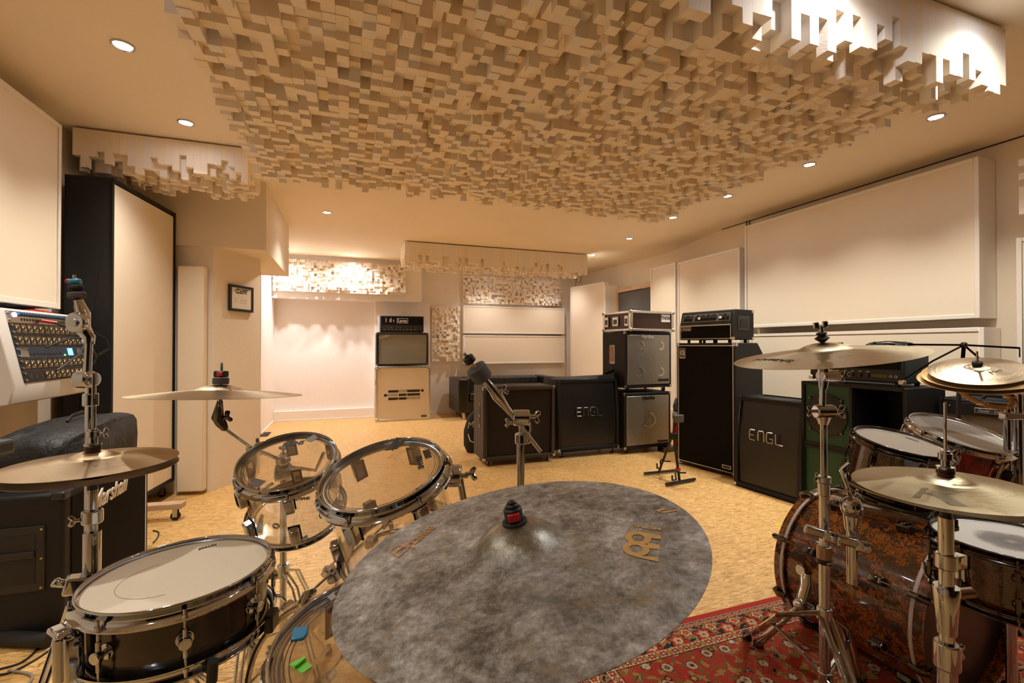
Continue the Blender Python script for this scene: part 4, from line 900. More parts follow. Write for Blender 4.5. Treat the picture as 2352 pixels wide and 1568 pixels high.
# ------------------------------------------------------------------ cymbals
def cym_z(R, rb=.26, hb=.085, bow=.085):
    def f(r):
        q = min(r/R, 1.0)
        if q > rb*1.12: return R*bow*(1-((q-rb)/(1-rb))**1.25) if q > rb else R*bow
        e = max(0.0, 1-(q/(rb*1.12))**2.3); return R*bow*(1-(max(0, q-rb)/(1-rb))**1.25)+R*hb*e
    return f
def rotz_to(n, xhint=None):
    n = V(n).normalized(); return frame(n, xhint if xhint is not None else RT)
def cymbal(label, c, n, R, m, name='cymbal', bow=.085, hb=.085, rb=.26, th=.0012, group=None, xh=None):
    R3 = rotz_to(n, xh); t = thing(name, label, 'cymbal', c, 0, group, R3); f = cym_z(R, rb, hb, bow)
    prof = [(.006, f(.006))]; k = 34
    for i in range(1, k+1):
        r = R*i/k; prof.append((r, f(r)))
    back = [(r, z-th*(1 if r < R*.9 else .6)) for r, z in reversed(prof)]
    b = MB(); b.lathe(prof+back, 96, closed=True); b.build('disc', m, t, ang=60)
    return t, f
def pix_local(t, x, y, h=0):
    M = t.matrix_world; nrm = M.to_3x3().col[2]; o = M.translation+nrm*h; r = ray(x, y); p = EYE+r*((o-EYE).dot(nrm)/r.dot(nrm)); return M.inverted() @ p
def pix_cym(t, f, x, y):
    h = .01
    for _ in range(5): p = pix_local(t, x, y, h); h = f(math.hypot(p.x, p.y))
    return p
def cym_text(t, f, txt, px0, px1, size, m, up=1, eps=.0009, shear=0, bold=0, name='print', sx=None):
    a = pix_cym(t, f, *px0); c = pix_cym(t, f, *px1); d = c-a; ang = math.atan2(d.y, d.x); mid = (a+c)/2
    me = text_mb(txt, size, shear, bold, .0002); w_ = max(v.co.x for v in me.vertices)-min(v.co.x for v in me.vertices)
    s_ = d.xy.length/w_ if sx is None else sx
    M = Matrix.Translation((mid.x, mid.y, 0)) @ Matrix.Rotation(ang, 4, 'Z') @ Matrix.Diagonal((s_, up, 1, 1))
    me.transform(M); bm = bmesh.new(); bm.from_mesh(me); bmesh.ops.triangulate(bm, faces=bm.faces)
    bmesh.ops.subdivide_edges(bm, edges=[e for e in bm.edges if e.calc_length() > .02], cuts=2)
    for v in bm.verts: v.co.z = f(math.hypot(v.co.x, v.co.y))+eps+v.co.z
    bm.to_mesh(me); bm.free(); me.materials.clear(); me.materials.append(m); me.name = name
    o = bpy.data.objects.new(name, me); COL.objects.link(o); o.parent = t; return o
def felt_stack(t, z, r=.02, h=.018, nut=True, m=None, loc=None, red=True, box=True):
    b = MB(); b.cyl((0, 0, z), (0, 0, z+h), r, n=22); b.build('felt', m or M_felt, t, bevel=.003)
    b = MB(); b.cyl((0, 0, z-.03), (0, 0, z+h+.045), .004, n=10); b.build('threaded_rod', M_chrome, t)
    if nut:
        b = MB(); b.box((0, 0, z+h+.011), (.034, .026, .020)); o = b.build('quick_nut', M_black, t, bevel=.004)
        if red:
            b = MB(); b.box((.004, -.014, z+h+.010), (.018, .006, .013)); b.build('release_button', M_red, o, bevel=.002)
def wing(parent, c, ax, s=.02, m=None, name='wing_screw'):
    F = frame(ax); c = V(c); b = MB(); X, Y, Z = F.col
    b.cyl(c, c+Z*s*1.1, s*.38, n=12)
    for sg in (-1, 1): b.tube([c+Z*s*.95, c+Z*s*1.2+X*sg*s*.45, c+Z*s*1.5+X*sg*s*.85, c+Z*s*1.62+X*sg*s*1.05], [s*.40, s*.44, s*.46, s*.30], 10, flat=.7)
    return b.build(name, m or M_chrome, parent)
def tripod(t, x, y, zh, zb, R, a0=0, foot=.0, m=None, zf=0.0, flat=True):
    m = m or M_chrome
    b = MB(); b.cyl((x, y, zh-.02), (x, y, zh+.03), .022, n=20); b.build('leg_collar', m, t, bevel=.003)
    b = MB(); b.cyl((x, y, zb-.015), (x, y, zb+.015), .019, n=20); b.build('lower_collar', m, t, bevel=.003)
    for k in range(3):
        a = a0+k*2*PI/3; d = V((math.cos(a), math.sin(a), 0)); s_ = V((-d.y, d.x, 0)); top = V((x, y, zh)); ft = V((x, y, .014))+d*R
        mid = top+d*R*.35+V((0, 0, -.035)); b = MB()
        for sg in (-1, 1): b.tube([top+d*.018+s_*sg*.008, mid+s_*sg*.009, ft+s_*sg*.007], .0045, 8)
        lg = b.build('leg', m, t); b = MB(); b.sph(ft, .016, 12, (1, 1, .85)); b.build('rubber_foot', M_rubber, lg)
        hit = top.lerp(ft, .52); b = MB()
        b.tube([V((x, y, zb))+d*.015, hit], .0035, 6); b.build('brace', m, t)
def stand_thing(name, label, cat, x, y, group=None): return thing(name, label, cat, (x, y, 0), 0, group)
# ------------------------------------------------------------------ drums
def drum(name, label, c, n, R, depth, shell, hoop, head, nl=6, style='block', a0=0, bottom=True, badge=None, xh=None, lugm=None, headlist=True, double=False, rings=True, hoop_h=.026, group=None, cat='drum'):
    R3 = rotz_to(n, xh); n_ = V(n).normalized(); base = V(c)-n_*(depth+.012)
    t = thing(name, label, cat, base, 0, group, R3); lugm = lugm or M_chrome; rs = R-.008; D = depth
    b = MB(); acr = shell is M_acryl
    b.lathe([(rs, 0), (rs, D), (rs-.0055, D), (rs-.0055, 0)], 64, closed=True); b.build('shell', shell, t)
    if acr:
        for z in (0, D):
            b = MB(); b.torus((0, 0, z), rs-.0028, .0035, 64, 6); b.build('bearing_edge', M_haze, t)
    def hoop_obj(z0, sg):
        b = MB(); P = [(R-.0005, 0), (R+.003, .002), (R+.0035, .0), (R+.001, -.003), (R+.001, -hoop_h*.62), (R+.006, -hoop_h*.78), (R+.013, -hoop_h*.9), (R+.013, -hoop_h), (R+.005, -hoop_h*.93), (R-.0015, -hoop_h*.72), (R-.0015, -.002)]
        b.lathe([(r, z0+sg*z) for r, z in P], 80, closed=True)
        b.torus((0, 0, z0+sg*.0), R+.001, .0030, 80, 8); h_ = b.build('hoop', hoop, t, ang=50); return h_
    hoop_obj(D+.012, 1)
    b = MB(); b.cyl((0, 0, D+.0012), (0, 0, D+.0022), R-.004, n=72)
    hd = b.build('head', head, t)
    b = MB(); b.torus((0, 0, D+.001), R-.005, .0030, 72, 8); b.build('head_ring', M_alu if head is not M_clearh else M_haze, hd)
    if head is M_clearh and rings:
        for rr in (R*.925, R*.895, R*.86):
            b = MB(); b.torus((0, 0, D+.0022), rr, .0010, 72, 4); b.build('head_seam', mat('smoky_film_edge', (.13, .11, .095), .35), hd)
    if bottom:
        hoop_obj(-.012, -1)
        b = MB(); b.cyl((0, 0, -.0022), (0, 0, -.0012), R-.004, n=72); b.build('bottom_head', head if acr else M_head, t)
    for k in range(nl):
        a = a0+k*2*PI/nl; d = V((math.cos(a), math.sin(a), 0)); s_ = V((-d.y, d.x, 0)); M3 = Matrix((d, s_, V((0, 0, 1)))).transposed()
        E_ = R+.0085
        tops = [(D+.012-hoop_h, 1, D-.030 if style == 'block' else D*.5)]
        if bottom: tops.append((-.012+hoop_h, -1, .030 if style == 'block' else D*.5))
        for ze, sg, zl in tops:
            b = MB(); b.cyl(d*E_+V((0, 0, ze+sg*.012)), d*E_+V((0, 0, ze+sg*.004)), .0055, n=10); b.cyl(d*E_+V((0, 0, ze+sg*.022)), d*E_+V((0, 0, ze+sg*.012)), .0032, n=6); b.cyl(d*E_+V((0, 0, ze+sg*.012)), d*(E_)+V((0, 0, zl)), .0026, n=8)
            if style == 'tube': b.cyl(d*E_+V((0, 0, zl+sg*.028)), d*E_+V((0, 0, zl+sg*.0)), .0048, n=10)
            b.build('tension_rod', lugm, t)
            if style == 'block':
                b = MB(); b.box(d*(rs+.013)+V((0, 0, zl-sg*.016)), (.028, .031, .054), M3); b.cyl(d*E_+V((0, 0, zl+sg*.012)), d*E_+V((0, 0, zl-.0)), .007, n=10)
                l_ = b.build('lug', lugm, t, bevel=.006, seg=3); b = MB(); b.box(d*(rs+.0008)+V((0, 0, zl-sg*.016)), (.003, .036, .060), M3); b.build('gasket', M_rubber, l_, bevel=.001)
        if style == 'tube':
            z = D*.5; b = MB(); b.cyl(d*(rs-.001)+V((0, 0, z)), d*(rs+.004)+V((0, 0, z)), .016, n=22); b.cyl(d*(rs+.003)+V((0, 0, z)), d*(E_+.004)+V((0, 0, z)), .0065, n=14); b.cyl(d*(E_-.002)+V((0, 0, z)), d*(E_+.009)+V((0, 0, z)), .0115, n=20)
            b.build('lug', lugm, t, bevel=.0015)
        if style == 'bullet':
            for zz in (D*.72, D*.28) if D > .1 else (D*.5,):
                b = MB(); b.tube([d*(rs-.001)+V((0, 0, zz)), d*(rs+.008)+V((0, 0, zz)), d*(rs+.014)+V((0, 0, zz))], [.012, .011, .007], 12); b.cyl(d*E_+V((0, 0, zz-.02)), d*E_+V((0, 0, zz+.02)), .006, n=10); b.build('lug', lugm, t)
    return t, D
def head_text(t, D, txt, px0, px1, size, m=M_blackp, shear=0, bold=0, flip=False, z=None, tall=1):
    h = (D+.003) if z is None else z
    a = pix_local(t, *px0, h); c = pix_local(t, *px1, h); d = c-a; ang = math.atan2(d.y, d.x); mid = (a+c)/2
    me = text_mb(txt, size, shear, bold, .0002); w_ = max(v.co.x for v in me.vertices)-min(v.co.x for v in me.vertices)
    s_ = d.xy.length/w_; me.transform(Matrix.Translation((mid.x, mid.y, h)) @ Matrix.Rotation(ang, 4, 'Z') @ Matrix.Diagonal((s_, (s_*tall)*(-1 if flip else 1), 1, 1)))
    me.materials.clear(); me.materials.append(m); me.name = 'print'; o = bpy.data.objects.new('print', me); COL.objects.link(o); o.parent = t; return o
def patch(t, z, px, m, th=.0015, name='tape', bev=0, fold=None):
    P = [pix_local(t, x, y, z) for x, y in px]; b = MB(); b.prism([(p.x, p.y) for p in P], z, z+th, 'z')
    return b.build(name, m, t, bevel=bev)
M_duct = mat('grey_duct_tape', (.30, .30, .29), .45); M_tapeb = mat('black_tape', (.02, .02, .02), .4)
# ---- kit at the left (clear shells)
nA = V((-.02, 0, 1))
sn, D1 = drum('snare_drum', 'black snare drum with white head and chrome hoops, lower left', (-.357, 1.247, .712), nA, .178, .125, M_ebony, M_chrome, M_head, 8, 'tube', a0=math.radians(-98), hoop_h=.03)
head_text(sn, D1, 'SPAUN', (453, 1262), (497, 1250), .03, shear=.35, bold=.0006, tall=1.25)
b = MB(); b.torus((.0-.02, -.02, D1+.0026), .088, .0005, 60, 4, a0=PI*.75, a1=PI*1.7); b.build('scuff_line', mat('scuff_brown', (.40, .32, .22), .8), sn)
b = MB(); a = math.radians(-120); d = V((math.cos(a), math.sin(a), 0)); Q = Matrix((d, V((-d.y, d.x, 0)), V((0, 0, 1)))).transposed()
b.box(d*.192+V((0, 0, .055)), (.03, .05, .085), Q); b.cyl(d*.208+V((0, 0, .01)), d*.208+V((0, 0, .10)), .010, n=14); b.box(d*.207+V((0, 0, .108)), (.026, .05, .012), Q); b.build('snare_strainer', M_chrome, sn, bevel=.006, seg=3)
b = MB(); a = math.radians(8); d = V((math.cos(a), math.sin(a), 0)); Q = Matrix((d, V((-d.y, d.x, 0)), V((0, 0, 1)))).transposed(); b.box(d*.190+V((0, 0, .0)), (.02, .045, .04), Q); b.build('butt_plate', M_black, sn, bevel=.004)
ss = stand_thing('snare_stand', 'chrome snare stand under the black snare drum', 'stand', -.355, 1.25)
b = MB(); b.cyl((0, 0, .12), (0, 0, .50), .0125, n=18); b.build('tube', M_chrome, ss); tripod(ss, 0, 0, .24, .12, .30, math.radians(210))
for k in range(3):
    a = math.radians(60)+k*2*PI/3; d = V((math.cos(a), math.sin(a), 0)); b = MB(); b.tube([V((0, 0, .49)), d*.10+V((0, 0, .52)), d*.196+V((0, 0, .545)), d*.203+V((0, 0, .585))], .006, 8); o = b.build('basket_arm', M_chrome, ss); b = MB(); b.tube([d*.196+V((0, 0, .545)), d*.203+V((0, 0, .590))], .010, 10); b.build('rubber_grip', M_rubber, o)
# hi-hat
def hihat(cx, cy, zc, Rr, m, lab_top, lab_bot, lab_stand, gap, rod_top, tube_r, n=(0, 0, 1), tilt2=None, tr=(.38, .16, .28), a0=0, clutch=True):
    t, f = cymbal(lab_top, (cx, cy, zc), n, Rr, m, 'hi_hat_cymbal')
    n2 = V(tilt2 or n).normalized(); R3 = rotz_to(-n2); t2 = thing('hi_hat_cymbal', lab_bot, 'cymbal', (cx, cy, zc-gap), 0, None, R3); prof = [(.006, f(.006))]+[(Rr*i/30, f(Rr*i/30)) for i in range(1, 31)]
    b = MB(); b.lathe(prof+[(r, z-.0012) for r, z in reversed(prof)], 96, closed=True); b.build('disc', m, t2, ang=60)
    s_ = stand_thing('hi_hat_stand', lab_stand, 'stand', cx, cy)
    b = MB(); b.cyl((0, 0, zc-gap-.03), (0, 0, rod_top), .0032, n=10); b.sph((0, 0, rod_top), .0034, 8); b.build('pull_rod', M_chrome, s_)
    z0 = zc+f(0)
    b = MB(); b.cyl((0, 0, z0+.001), (0, 0, z0+.012), .017, n=20); b.build('felt', M_black, s_, bevel=.002)
    b = MB(); b.cyl((0, 0, z0-.003), (0, 0, z0+.002), .014, n=20); b.build('red_washer', M_red, s_)
    b = MB(); b.cyl((0, 0, z0+.012), (0, 0, z0+.018), .018, n=20); b.cyl((0, 0, z0+.018), (0, 0, z0+.055), .0095, n=16); b.cyl((0, 0, z0+.034), (0, 0, z0+.050), .0135, n=16); b.build('clutch', M_chrome, s_, bevel=.001)
    wing(s_, (.012, 0, z0+.043), (1, -.3, 0), .012)
    b = MB(); b.cyl((0, 0, zc-gap-.035), (0, 0, zc-gap-.015), .020, n=20); b.cyl((0, 0, zc-gap-.06), (0, 0, zc-gap-.035), .011, n=16); b.build('bottom_seat', M_black, s_)
    b = MB(); b.cyl((0, 0, .44), (0, 0, zc-gap-.05), tube_r, n=20); b.build('upper_tube', M_chrome, s_); b = MB(); b.cyl((0, 0, .03), (0, 0, .50), tube_r*1.3, n=20); b.build('lower_tube', M_chrome, s_)
    b = MB(); b.cyl((0, 0, .47), (0, 0, .53), tube_r*1.75, n=20); b.build('height_clamp', M_chrome, s_, bevel=.004); wing(s_, (tube_r*1.6, 0, .5), (1, -.2, 0), .016)
    tripod(s_, 0, 0, tr[0], tr[1], tr[2], a0); b = MB(); b.b2((-.045, -.30, .012), (.045, -.02, .026)); b.build('pedal_board', M_chromed, s_, bevel=.003)
    return t, t2, s_, f
h1, h1b, hs, fA = hihat(-.610, 1.459, .924, .178, M_brassd, 'top bronze hi-hat cymbal at the far left of the photo', 'bottom bronze hi-hat cymbal at the far left, under its twin', 'chrome hi-hat stand carrying the hi-hats at the far left', .018, 1.15, .011, a0=.6)
b = MB(); q = V((0, 0, .77)); b.cyl(q+V((0, 0, .0)), q+V((0, 0, .035)), .022, n=18); b.build('upper_collar', M_chrome, hs, bevel=.004); wing(hs, (-.02, -.01, .785), (-1, -.3, 0), .012)
b = MB(); b.cyl((0, 0, .56), (0, 0, .75), .0185, n=20); b.build('thick_tube', M_chrome, hs)
b = MB(); b.box((-.01, -.02, .630), (.07, .045, .04), (0, .2, .4)); b.tube([(-.02, -.02, .635), (-.045, -.04, .645), (-.055, -.045, .655)], [.012, .009, .013], 10); b.build('memory_clamp', M_chrome, hs, bevel=.01, seg=3)
# ratchet boom stand without cymbal, far left
bs = stand_thing('cymbal_stand', 'chrome boom stand with blue wing nut and no cymbal, at the far left', 'stand', -.764, 1.811)
b = MB(); b.cyl((0, 0, .10), (0, 0, 1.09), .0135, n=20); b.build('main_tube', M_chrome, bs); tripod(bs, 0, 0, .42, .22, .30, .3)
F2 = Matrix((RT, UP, -FW)).transposed()
b = MB(); b.cyl((.0, 0, 1.03), (0, 0, 1.07), .020, n=20); b.build('tube_clamp', M_chrome, bs, bevel=.003)
b = MB(); c_ = V((0, -.02, 1.115)); b.cyl(c_-RT*.032, c_+RT*.016, .027, n=28); b.build('tilter_drum', M_chrome, bs, bevel=.008, seg=3)
b = MB(); b.cyl(c_+RT*.017, c_+RT*.026, .022, n=28); b.build('tilter_cap', M_chrome, bs, bevel=.004)
b = MB(); b.cyl((.0, -.02, 1.13), (.003, -.02, 1.235), .0105, n=18); b.build('upper_tube', M_chrome, bs)
b = MB(); b.tube([(.003, -.02, 1.225), (.004, -.02, 1.245), (-.012, -.02, 1.27), (-.016, -.02, 1.29), (-.012, -.02, 1.32), (-.02, -.02, 1.345), (-.024, -.02, 1.36)], [.014, .016, .020, .022, .018, .014, .012], 16); b.build('ratchet_body', M_chrome, bs)
b = MB(); c2 = V((-.014, -.035, 1.290)); b.cyl(c2, c2-FW*.018, .031, n=28); o = b.build('ratchet_disc', M_chrome, bs, bevel=.005, seg=3); b = MB(); b.cyl(c2-FW*.018, c2-FW*.024, .013, n=18); b.build('ratchet_bolt', M_chromed, o, bevel=.002)
b = MB(); b.tube([(.02, -.03, 1.26), (.045, -.02, 1.24), (.05, -.01, 1.21), (.02, 0, 1.19)], .003, 6); b.build('wire_loop', M_black, bs)
b = MB(); b.cyl((-.024, -.02, 1.350), (-.028, -.02, 1.380), .008, n=12); b.build('sleeve', M_rubber, bs)
ax_ = V((-.12, 0, 1)).normalized(); p0 = V((-.026, -.02, 1.366))
b = MB(); b.cyl(p0, p0+ax_*.018, .023, n=24); b.build('felt', M_felt, bs, bevel=.004)
b = MB(); b.cyl(p0+ax_*.026, p0+ax_*.040, .019, n=24); b.cyl(p0+ax_*.018, p0+ax_*.028, .014, n=14); b.build('felt', M_rubber, bs, bevel=.004)
b = MB(); b.box(p0+ax_*.052, (.030, .024, .016), frame(ax_).to_4x4()); o = b.build('wing_nut', M_blue, bs, bevel=.006); b = MB(); b.box(p0+ax_*.052+RT*-.014-FW*.006, (.014, .018, .013)); b.build('red_cap', M_red, o, bevel=.004); b = MB(); b.cyl(p0+ax_*.05, p0+ax_*.072, .004, n=10); b.build('rod_tip', M_chrome, o)
# crash cymbal with boom
cr, fC = cymbal('thin bronze crash cymbal seen nearly edge-on above the small clear tom', (-.368, 1.62, 1.068), (.03, .055, 1), .229, M_brasss, bow=.075, hb=.07)
felt_stack(cr, fC(0)+.001, .022, .020)
cs = stand_thing('cymbal_stand', 'chrome boom stand holding the crash cymbal, behind the small clear tom', 'stand', -.345, 1.98)
def L(o, p): return V(p)-o.location
top = L(cs, (-.368, 1.62, 1.065)); ax1 = L(cs, at_d(500, 958, 1.43)); ax2 = L(cs, at_d(517, 985, 1.45)); ax3 = L(cs, at_d(579, 1030, 1.62))
b = MB(); b.tube([top+V((0, 0, .03)), top+V((0, 0, -.03))], .005, 10); b.build('threaded_rod', M_chrome, cs)
b = MB(); b.tube([top+V((0, 0, -.015)), ax1, (ax1+ax2)/2, ax2], [.008, .017, .016, .010], 14); b.build('tilter', M_blackchrome, cs)
wing(cs, ax1+V((.012, 0, -.005)), RT+UP*.4, .016, M_blackchrome)
b = MB(); b.tube([ax2, ax3, ax3+(ax3-ax2)*.35], .0065, 12); b.build('boom_arm', M_chrome, cs)
b = MB(); b.tube([ax3+V((0, 0, -.07)), ax3+V((0, 0, .01))], [.014, .019], 16); b.build('arm_clamp', M_chromed, cs); wing(cs, ax3+V((.01, 0, .01)), RT+UP, .014)
v0 = V((ax3.x, ax3.y, 0)); b = MB(); b.tube([ax3, V((0, 0, .6))+v0*.9, V((v0.x, v0.y, .10))], .012, 16); b.build('main_tube', M_chrome, cs); tripod(cs, v0.x, v0.y, .34, .18, .28, .5)
# toms
t1, D = drum('tom_drum', 'small clear tom with smoky drumhead, left of the larger clear tom', (-.186, 1.659, .851), (-.105, -.394, .913), .149, .215, M_acryl, M_chrome, M_clearh, 6, 'block', a0=math.radians(-128), hoop_h=.034)
head_text(t1, D, 'EVANS', (647, 1022), (698, 1016), .03, bold=.002, shear=.2, tall=1.3)
head_text(t1, D, 'EVANS', (676, 1146), (712, 1143), .03, bold=.002, shear=.2, flip=True, z=-.004, tall=1.2)
patch(t1, D+.014, [(571, 1113), (588, 1099), (611, 1105), (594, 1120)], M_duct); patch(t1, D+.014, [(700, 1011), (721, 998), (731, 1004), (716, 1016)], M_duct)
for px in ([(668, 1245), (686, 1238), (690, 1249), (671, 1254)], [(690, 1237), (706, 1228), (709, 1239), (693, 1246)], [(583, 1225), (600, 1180), (606, 1183), (602, 1222)]): patch(t1, .004, px, M_duct)
b = MB(); th_ = math.radians(-88); d = V((math.cos(th_), math.sin(th_), 0)); b.torus(d*.1425+V((0, 0, .085)), .0085, .003, 22, 8, frame(d)); b.build('air_vent', M_chromed, t1)
t2, D = drum('tom_drum', 'larger clear tom with chrome hoop beside the small clear tom', (.085, 1.271, .889), (-.246, -.25, .937), .162, .235, M_acryl, M_chrome, M_clearh, 6, 'block', a0=math.radians(-105), hoop_h=.034)
head_text(t2, D, 'EVANS', (961, 1047), (967, 1076), .03, bold=.002, tall=.9)
patch(t2, D+.015, [(884, 1035), (906, 1012), (930, 1014), (912, 1031)], M_tapeb); patch(t2, D+.016, [(897, 1030), (910, 1005), (918, 1006), (902, 1036)], M_tapeb); patch(t2, D+.0035, [(970, 1036), (986, 1032), (992, 1049), (977, 1054)], M_tapeb)
b = MB(); b.torus((.0, 0, D-.02), .178, .0055, 40, 8, a0=math.radians(-55), a1=math.radians(45)); b.build('suspension_ring', M_chrome, t2)
rm_ = stand_thing('tom_stand', 'chrome tom stand with wing screw right of the larger clear tom', 'stand', .335, 1.30)
a = L(rm_, at_d(1050, 1092, 1.26)); b = MB(); b.cyl(a-RT*.030, a+RT*.012, .030, n=28); o = b.build('mount_drum', M_chrome, rm_, bevel=.006, seg=3); b = MB(); b.cyl(a-RT*.034, a-RT*.028, .036, n=28); b.build('mount_gasket', M_rubber, o)
b = MB(); b.cyl(a+RT*.012, a+RT*.030, .007, n=12); b.build('mount_bolt', M_chrome, rm_); wing(rm_, a+RT*.022+UP*.004, RT+UP*.1, .017)
b = MB(); b.tube([a-RT*.03-UP*.02, a-RT*.065-UP*.035], .009, 12); b.build('mount_rod', M_rubber, rm_)
b = MB(); b.tube([a+V((.01, .01, -.01)), V((.015, .02, .60)), V((.015, .02, .10))], .010, 14); b.build('main_tube', M_chrome, rm_); tripod(rm_, .015, .02, .30, .14, .22, .9)
tm = stand_thing('tom_mount', 'chrome double tom holder seen through the small clear tom', 'stand', -.24, 2.02)
b = MB(); b.cyl((0, 0, .10), (0, 0, .80), .0125, n=18); b.build('main_tube', M_chrome, tm); tripod(tm, 0, 0, .33, .15, .26, 1.1)
b = MB(); b.cyl((-.03, 0, .72), (.03, 0, .72), .034, n=24); b.sph((0, -.01, .77), .028, 14); b.build('clamp_body', M_chrome, tm, bevel=.004)
for pts in ([(0, 0, .76), (-.05, -.06, .81), (-.09, -.10, .84)], [(.02, 0, .74), (.12, -.05, .73), (.15, -.06, .80)], [(-.04, 0, .68), (-.10, .05, .62), (-.14, .08, .58)]):
    b = MB(); b.tube(pts, .0075, 10); b.build('holder_arm', M_chrome, tm)
wing(tm, (0, -.01, .80), (0, -.2, 1), .015)
# floor tom and bass drum of the clear kit
ft, D = drum('floor_tom', 'clear floor tom with blue gel and green tape on its head, beside the grey cymbal', (.088, .803, .735), (.007, -.056, .998), .202, .38, M_acryl, M_chrome, M_clearh, 8, 'block', a0=math.radians(10))
g1 = patch(ft, D+.003, [(667, 1476), (673, 1448), (709, 1443), (706, 1462), (697, 1472)], mat('blue_gel', (.03, .22, .42), .35), .006, 'gel_pad', .002)
patch(ft, D+.0035, [(664, 1527), (692, 1512), (718, 1531), (694, 1548)], mat('green_tape', (.20, .75, .10), .5)); patch(ft, D+.0065, [(674, 1531), (698, 1511), (703, 1515), (678, 1535)], mat('green_tape'), .004)
patch(ft, D+.015, [(752, 1373), (766, 1360), (772, 1372), (762, 1380)], M_duct)
for k in range(3):
    a = math.radians(-30+120*k); d = V((math.cos(a), math.sin(a), 0)); b = MB(); b.tube([d*.222+V((0, 0, .30)), d*.222+V((0, 0, -.16)), d*.235+V((0, 0, -.26)), d*.235+V((0, 0, -.325))], .0055, 10); o = b.build('leg', M_chrome, ft); b = MB(); b.cyl(d*.235+V((0, 0, -.338)), d*.235+V((0, 0, -.30)), .013, n=14); b.build('rubber_foot', M_rubber, o); b = MB(); b.box(d*.212+V((0, 0, .12)), (.04, .03, .05), Matrix.Rotation(a, 3, 'Z')); b.build('leg_bracket', M_chrome, ft, bevel=.006)
def bassdrum(label, c0, ax, R, depth, shell, hoopm, inlay, headm, nl, clawm, front=None, lugstyle='block', a0=0.2, tilt=0, claw_sides=(0, 1)):
    ax = V(ax).normalized(); R3 = Matrix((V((0, 0, 1)).cross(ax)*-1, V((0, 0, 1)), ax)).transposed()   # local z along the shell, local y up
    t = thing('bass_drum', label, 'drum', c0, 0, None, R3); acr = shell is M_acryl
    b = MB(); b.lathe([(R, 0), (R, depth), (R-.007, depth), (R-.007, 0)], 80, closed=True); b.build('shell', shell, t)
    for z, s_ in ((0, -1), (depth, 1)):
        b = MB(); b.lathe([(R+.004, z), (R+.013, z), (R+.013, z+s_*.042), (R+.004, z+s_*.042)], 80, closed=True); h_ = b.build('hoop', hoopm, t)
        if inlay: b = MB(); b.lathe([(R+.0135, z+s_*.004), (R+.0145, z+s_*.005), (R+.0145, z+s_*.015), (R+.0135, z+s_*.016)], 80, closed=True); b.build('hoop_inlay', inlay, h_)
        b = MB(); b.cyl((0, 0, z+s_*.004), (0, 0, z+s_*.005), R+.003, n=72); b.build('head', headm if s_ < 0 else (front or headm), t)
        if acr: b = MB(); b.torus((0, 0, z+s_*.002), R-.002, .005, 72, 8); b.build('bearing_edge', M_haze, t); b = MB(); b.torus((0, 0, z+s_*.006), R+.003, .0035, 72, 6); b.build('head_ring', M_blackp, t)
    for k in range(nl):
        a = a0+k*2*PI/nl; d = V((math.cos(a), math.sin(a), 0)); M3 = Matrix((d, V((-d.y, d.x, 0)), V((0, 0, 1)))).transposed()
        for z, s_ in ((0, -1), (depth, 1)):
            zl = z-s_*.10
            b = MB(); b.box(d*(R+.014)+V((0, 0, zl)), (.030, .030, .050), M3); b.sph(d*(R+.022)+V((0, 0, zl)), .015, 12); l_ = b.build('lug', clawm, t, bevel=.008, seg=3)
            b = MB(); b.tube([d*(R+.026)+V((0, 0, zl)), d*(R+.026)+V((0, 0, z+s_*.035))], .0032, 8); r__ = b.build('tension_rod', clawm, t)
            b = MB(); b.tube([d*(R+.022)+V((0, 0, z+s_*.0)), d*(R+.028)+V((0, 0, z+s_*.03)), d*(R+.018)+V((0, 0, z+s_*.052)), d*(R-.004)+V((0, 0, z+s_*.052))], [.009, .012, .011, .008], 10); b.build('claw_hook', clawm, t)
    return t
ba = bassdrum('large clear bass drum mostly hidden under the big grey cymbal', (.0, 1.245, .305), (.47, .88, 0), .279, .42, M_acryl, M_acryl, None, M_clearh, 10, M_chrome, a0=math.radians(72)); 
for s_ in (-1, 1):
    b = MB(); b.tube([(s_*.26, -.10, .36), (s_*.36, -.22, .40), (s_*.40, -.296, .42)], .009, 10); o = b.build('spur', M_chrome, ba); b = MB(); b.sph((s_*.40, -.290, .42), .013, 10); b.build('rubber_foot', M_rubber, o)
# big dark ride
rd, fR = cymbal('huge grey patinated ride cymbal in the foreground', (.2588, .6935, .893), (-.181, .005, .983), .285, M_patina, bow=.050, hb=.115, rb=.225)
z0 = fR(0)
b = MB(); b.cyl((0, 0, z0-.008), (0, 0, z0+.004), .020, n=26); b.build('felt', M_rubber, rd, bevel=.003)
b = MB(); b.cyl((0, 0, z0+.003), (0, 0, z0+.024), .0150, n=26); b.cyl((0, 0, z0+.022), (0, 0, z0+.030), .0105, n=20); b.cyl((0, 0, z0+.030), (0, 0, z0+.035), .0065, n=16); nt = b.build('quick_nut', M_black, rd, bevel=.0025)
rr_ = V(rd.matrix_world.to_3x3().inverted() @ (EYE-rd.location)); rr_.z = 0; rr_.normalize(); b = MB(); b.box(rr_*.0145+V((0, 0, z0+.013)), (.008, .019, .013), Matrix.Rotation(math.atan2(rr_.y, rr_.x), 3, 'Z')); b.build('release_button', M_red, nt, bevel=.002)
M_goldp = mat('worn_gold_print', (.62, .40, .14), .5, .2, noise=(60, .3, 0, 0)); M_orp = mat('orange_script', (.55, .25, .07), .5, .1, noise=(60, .35, 0, 0))
cym_text(rd, fR, 'MEINL', (1519, 1216), (1454, 1208), .030, M_goldp, bold=.0004, up=.42)
cym_text(rd, fR, 'B', (893, 1284), (930, 1256), .075, M_orp, bold=-.0016, shear=.3, up=.8); cym_text(rd, fR, 'yzance', (928, 1262), (992, 1210), .055, M_orp, bold=.0002, shear=.3, up=.75)
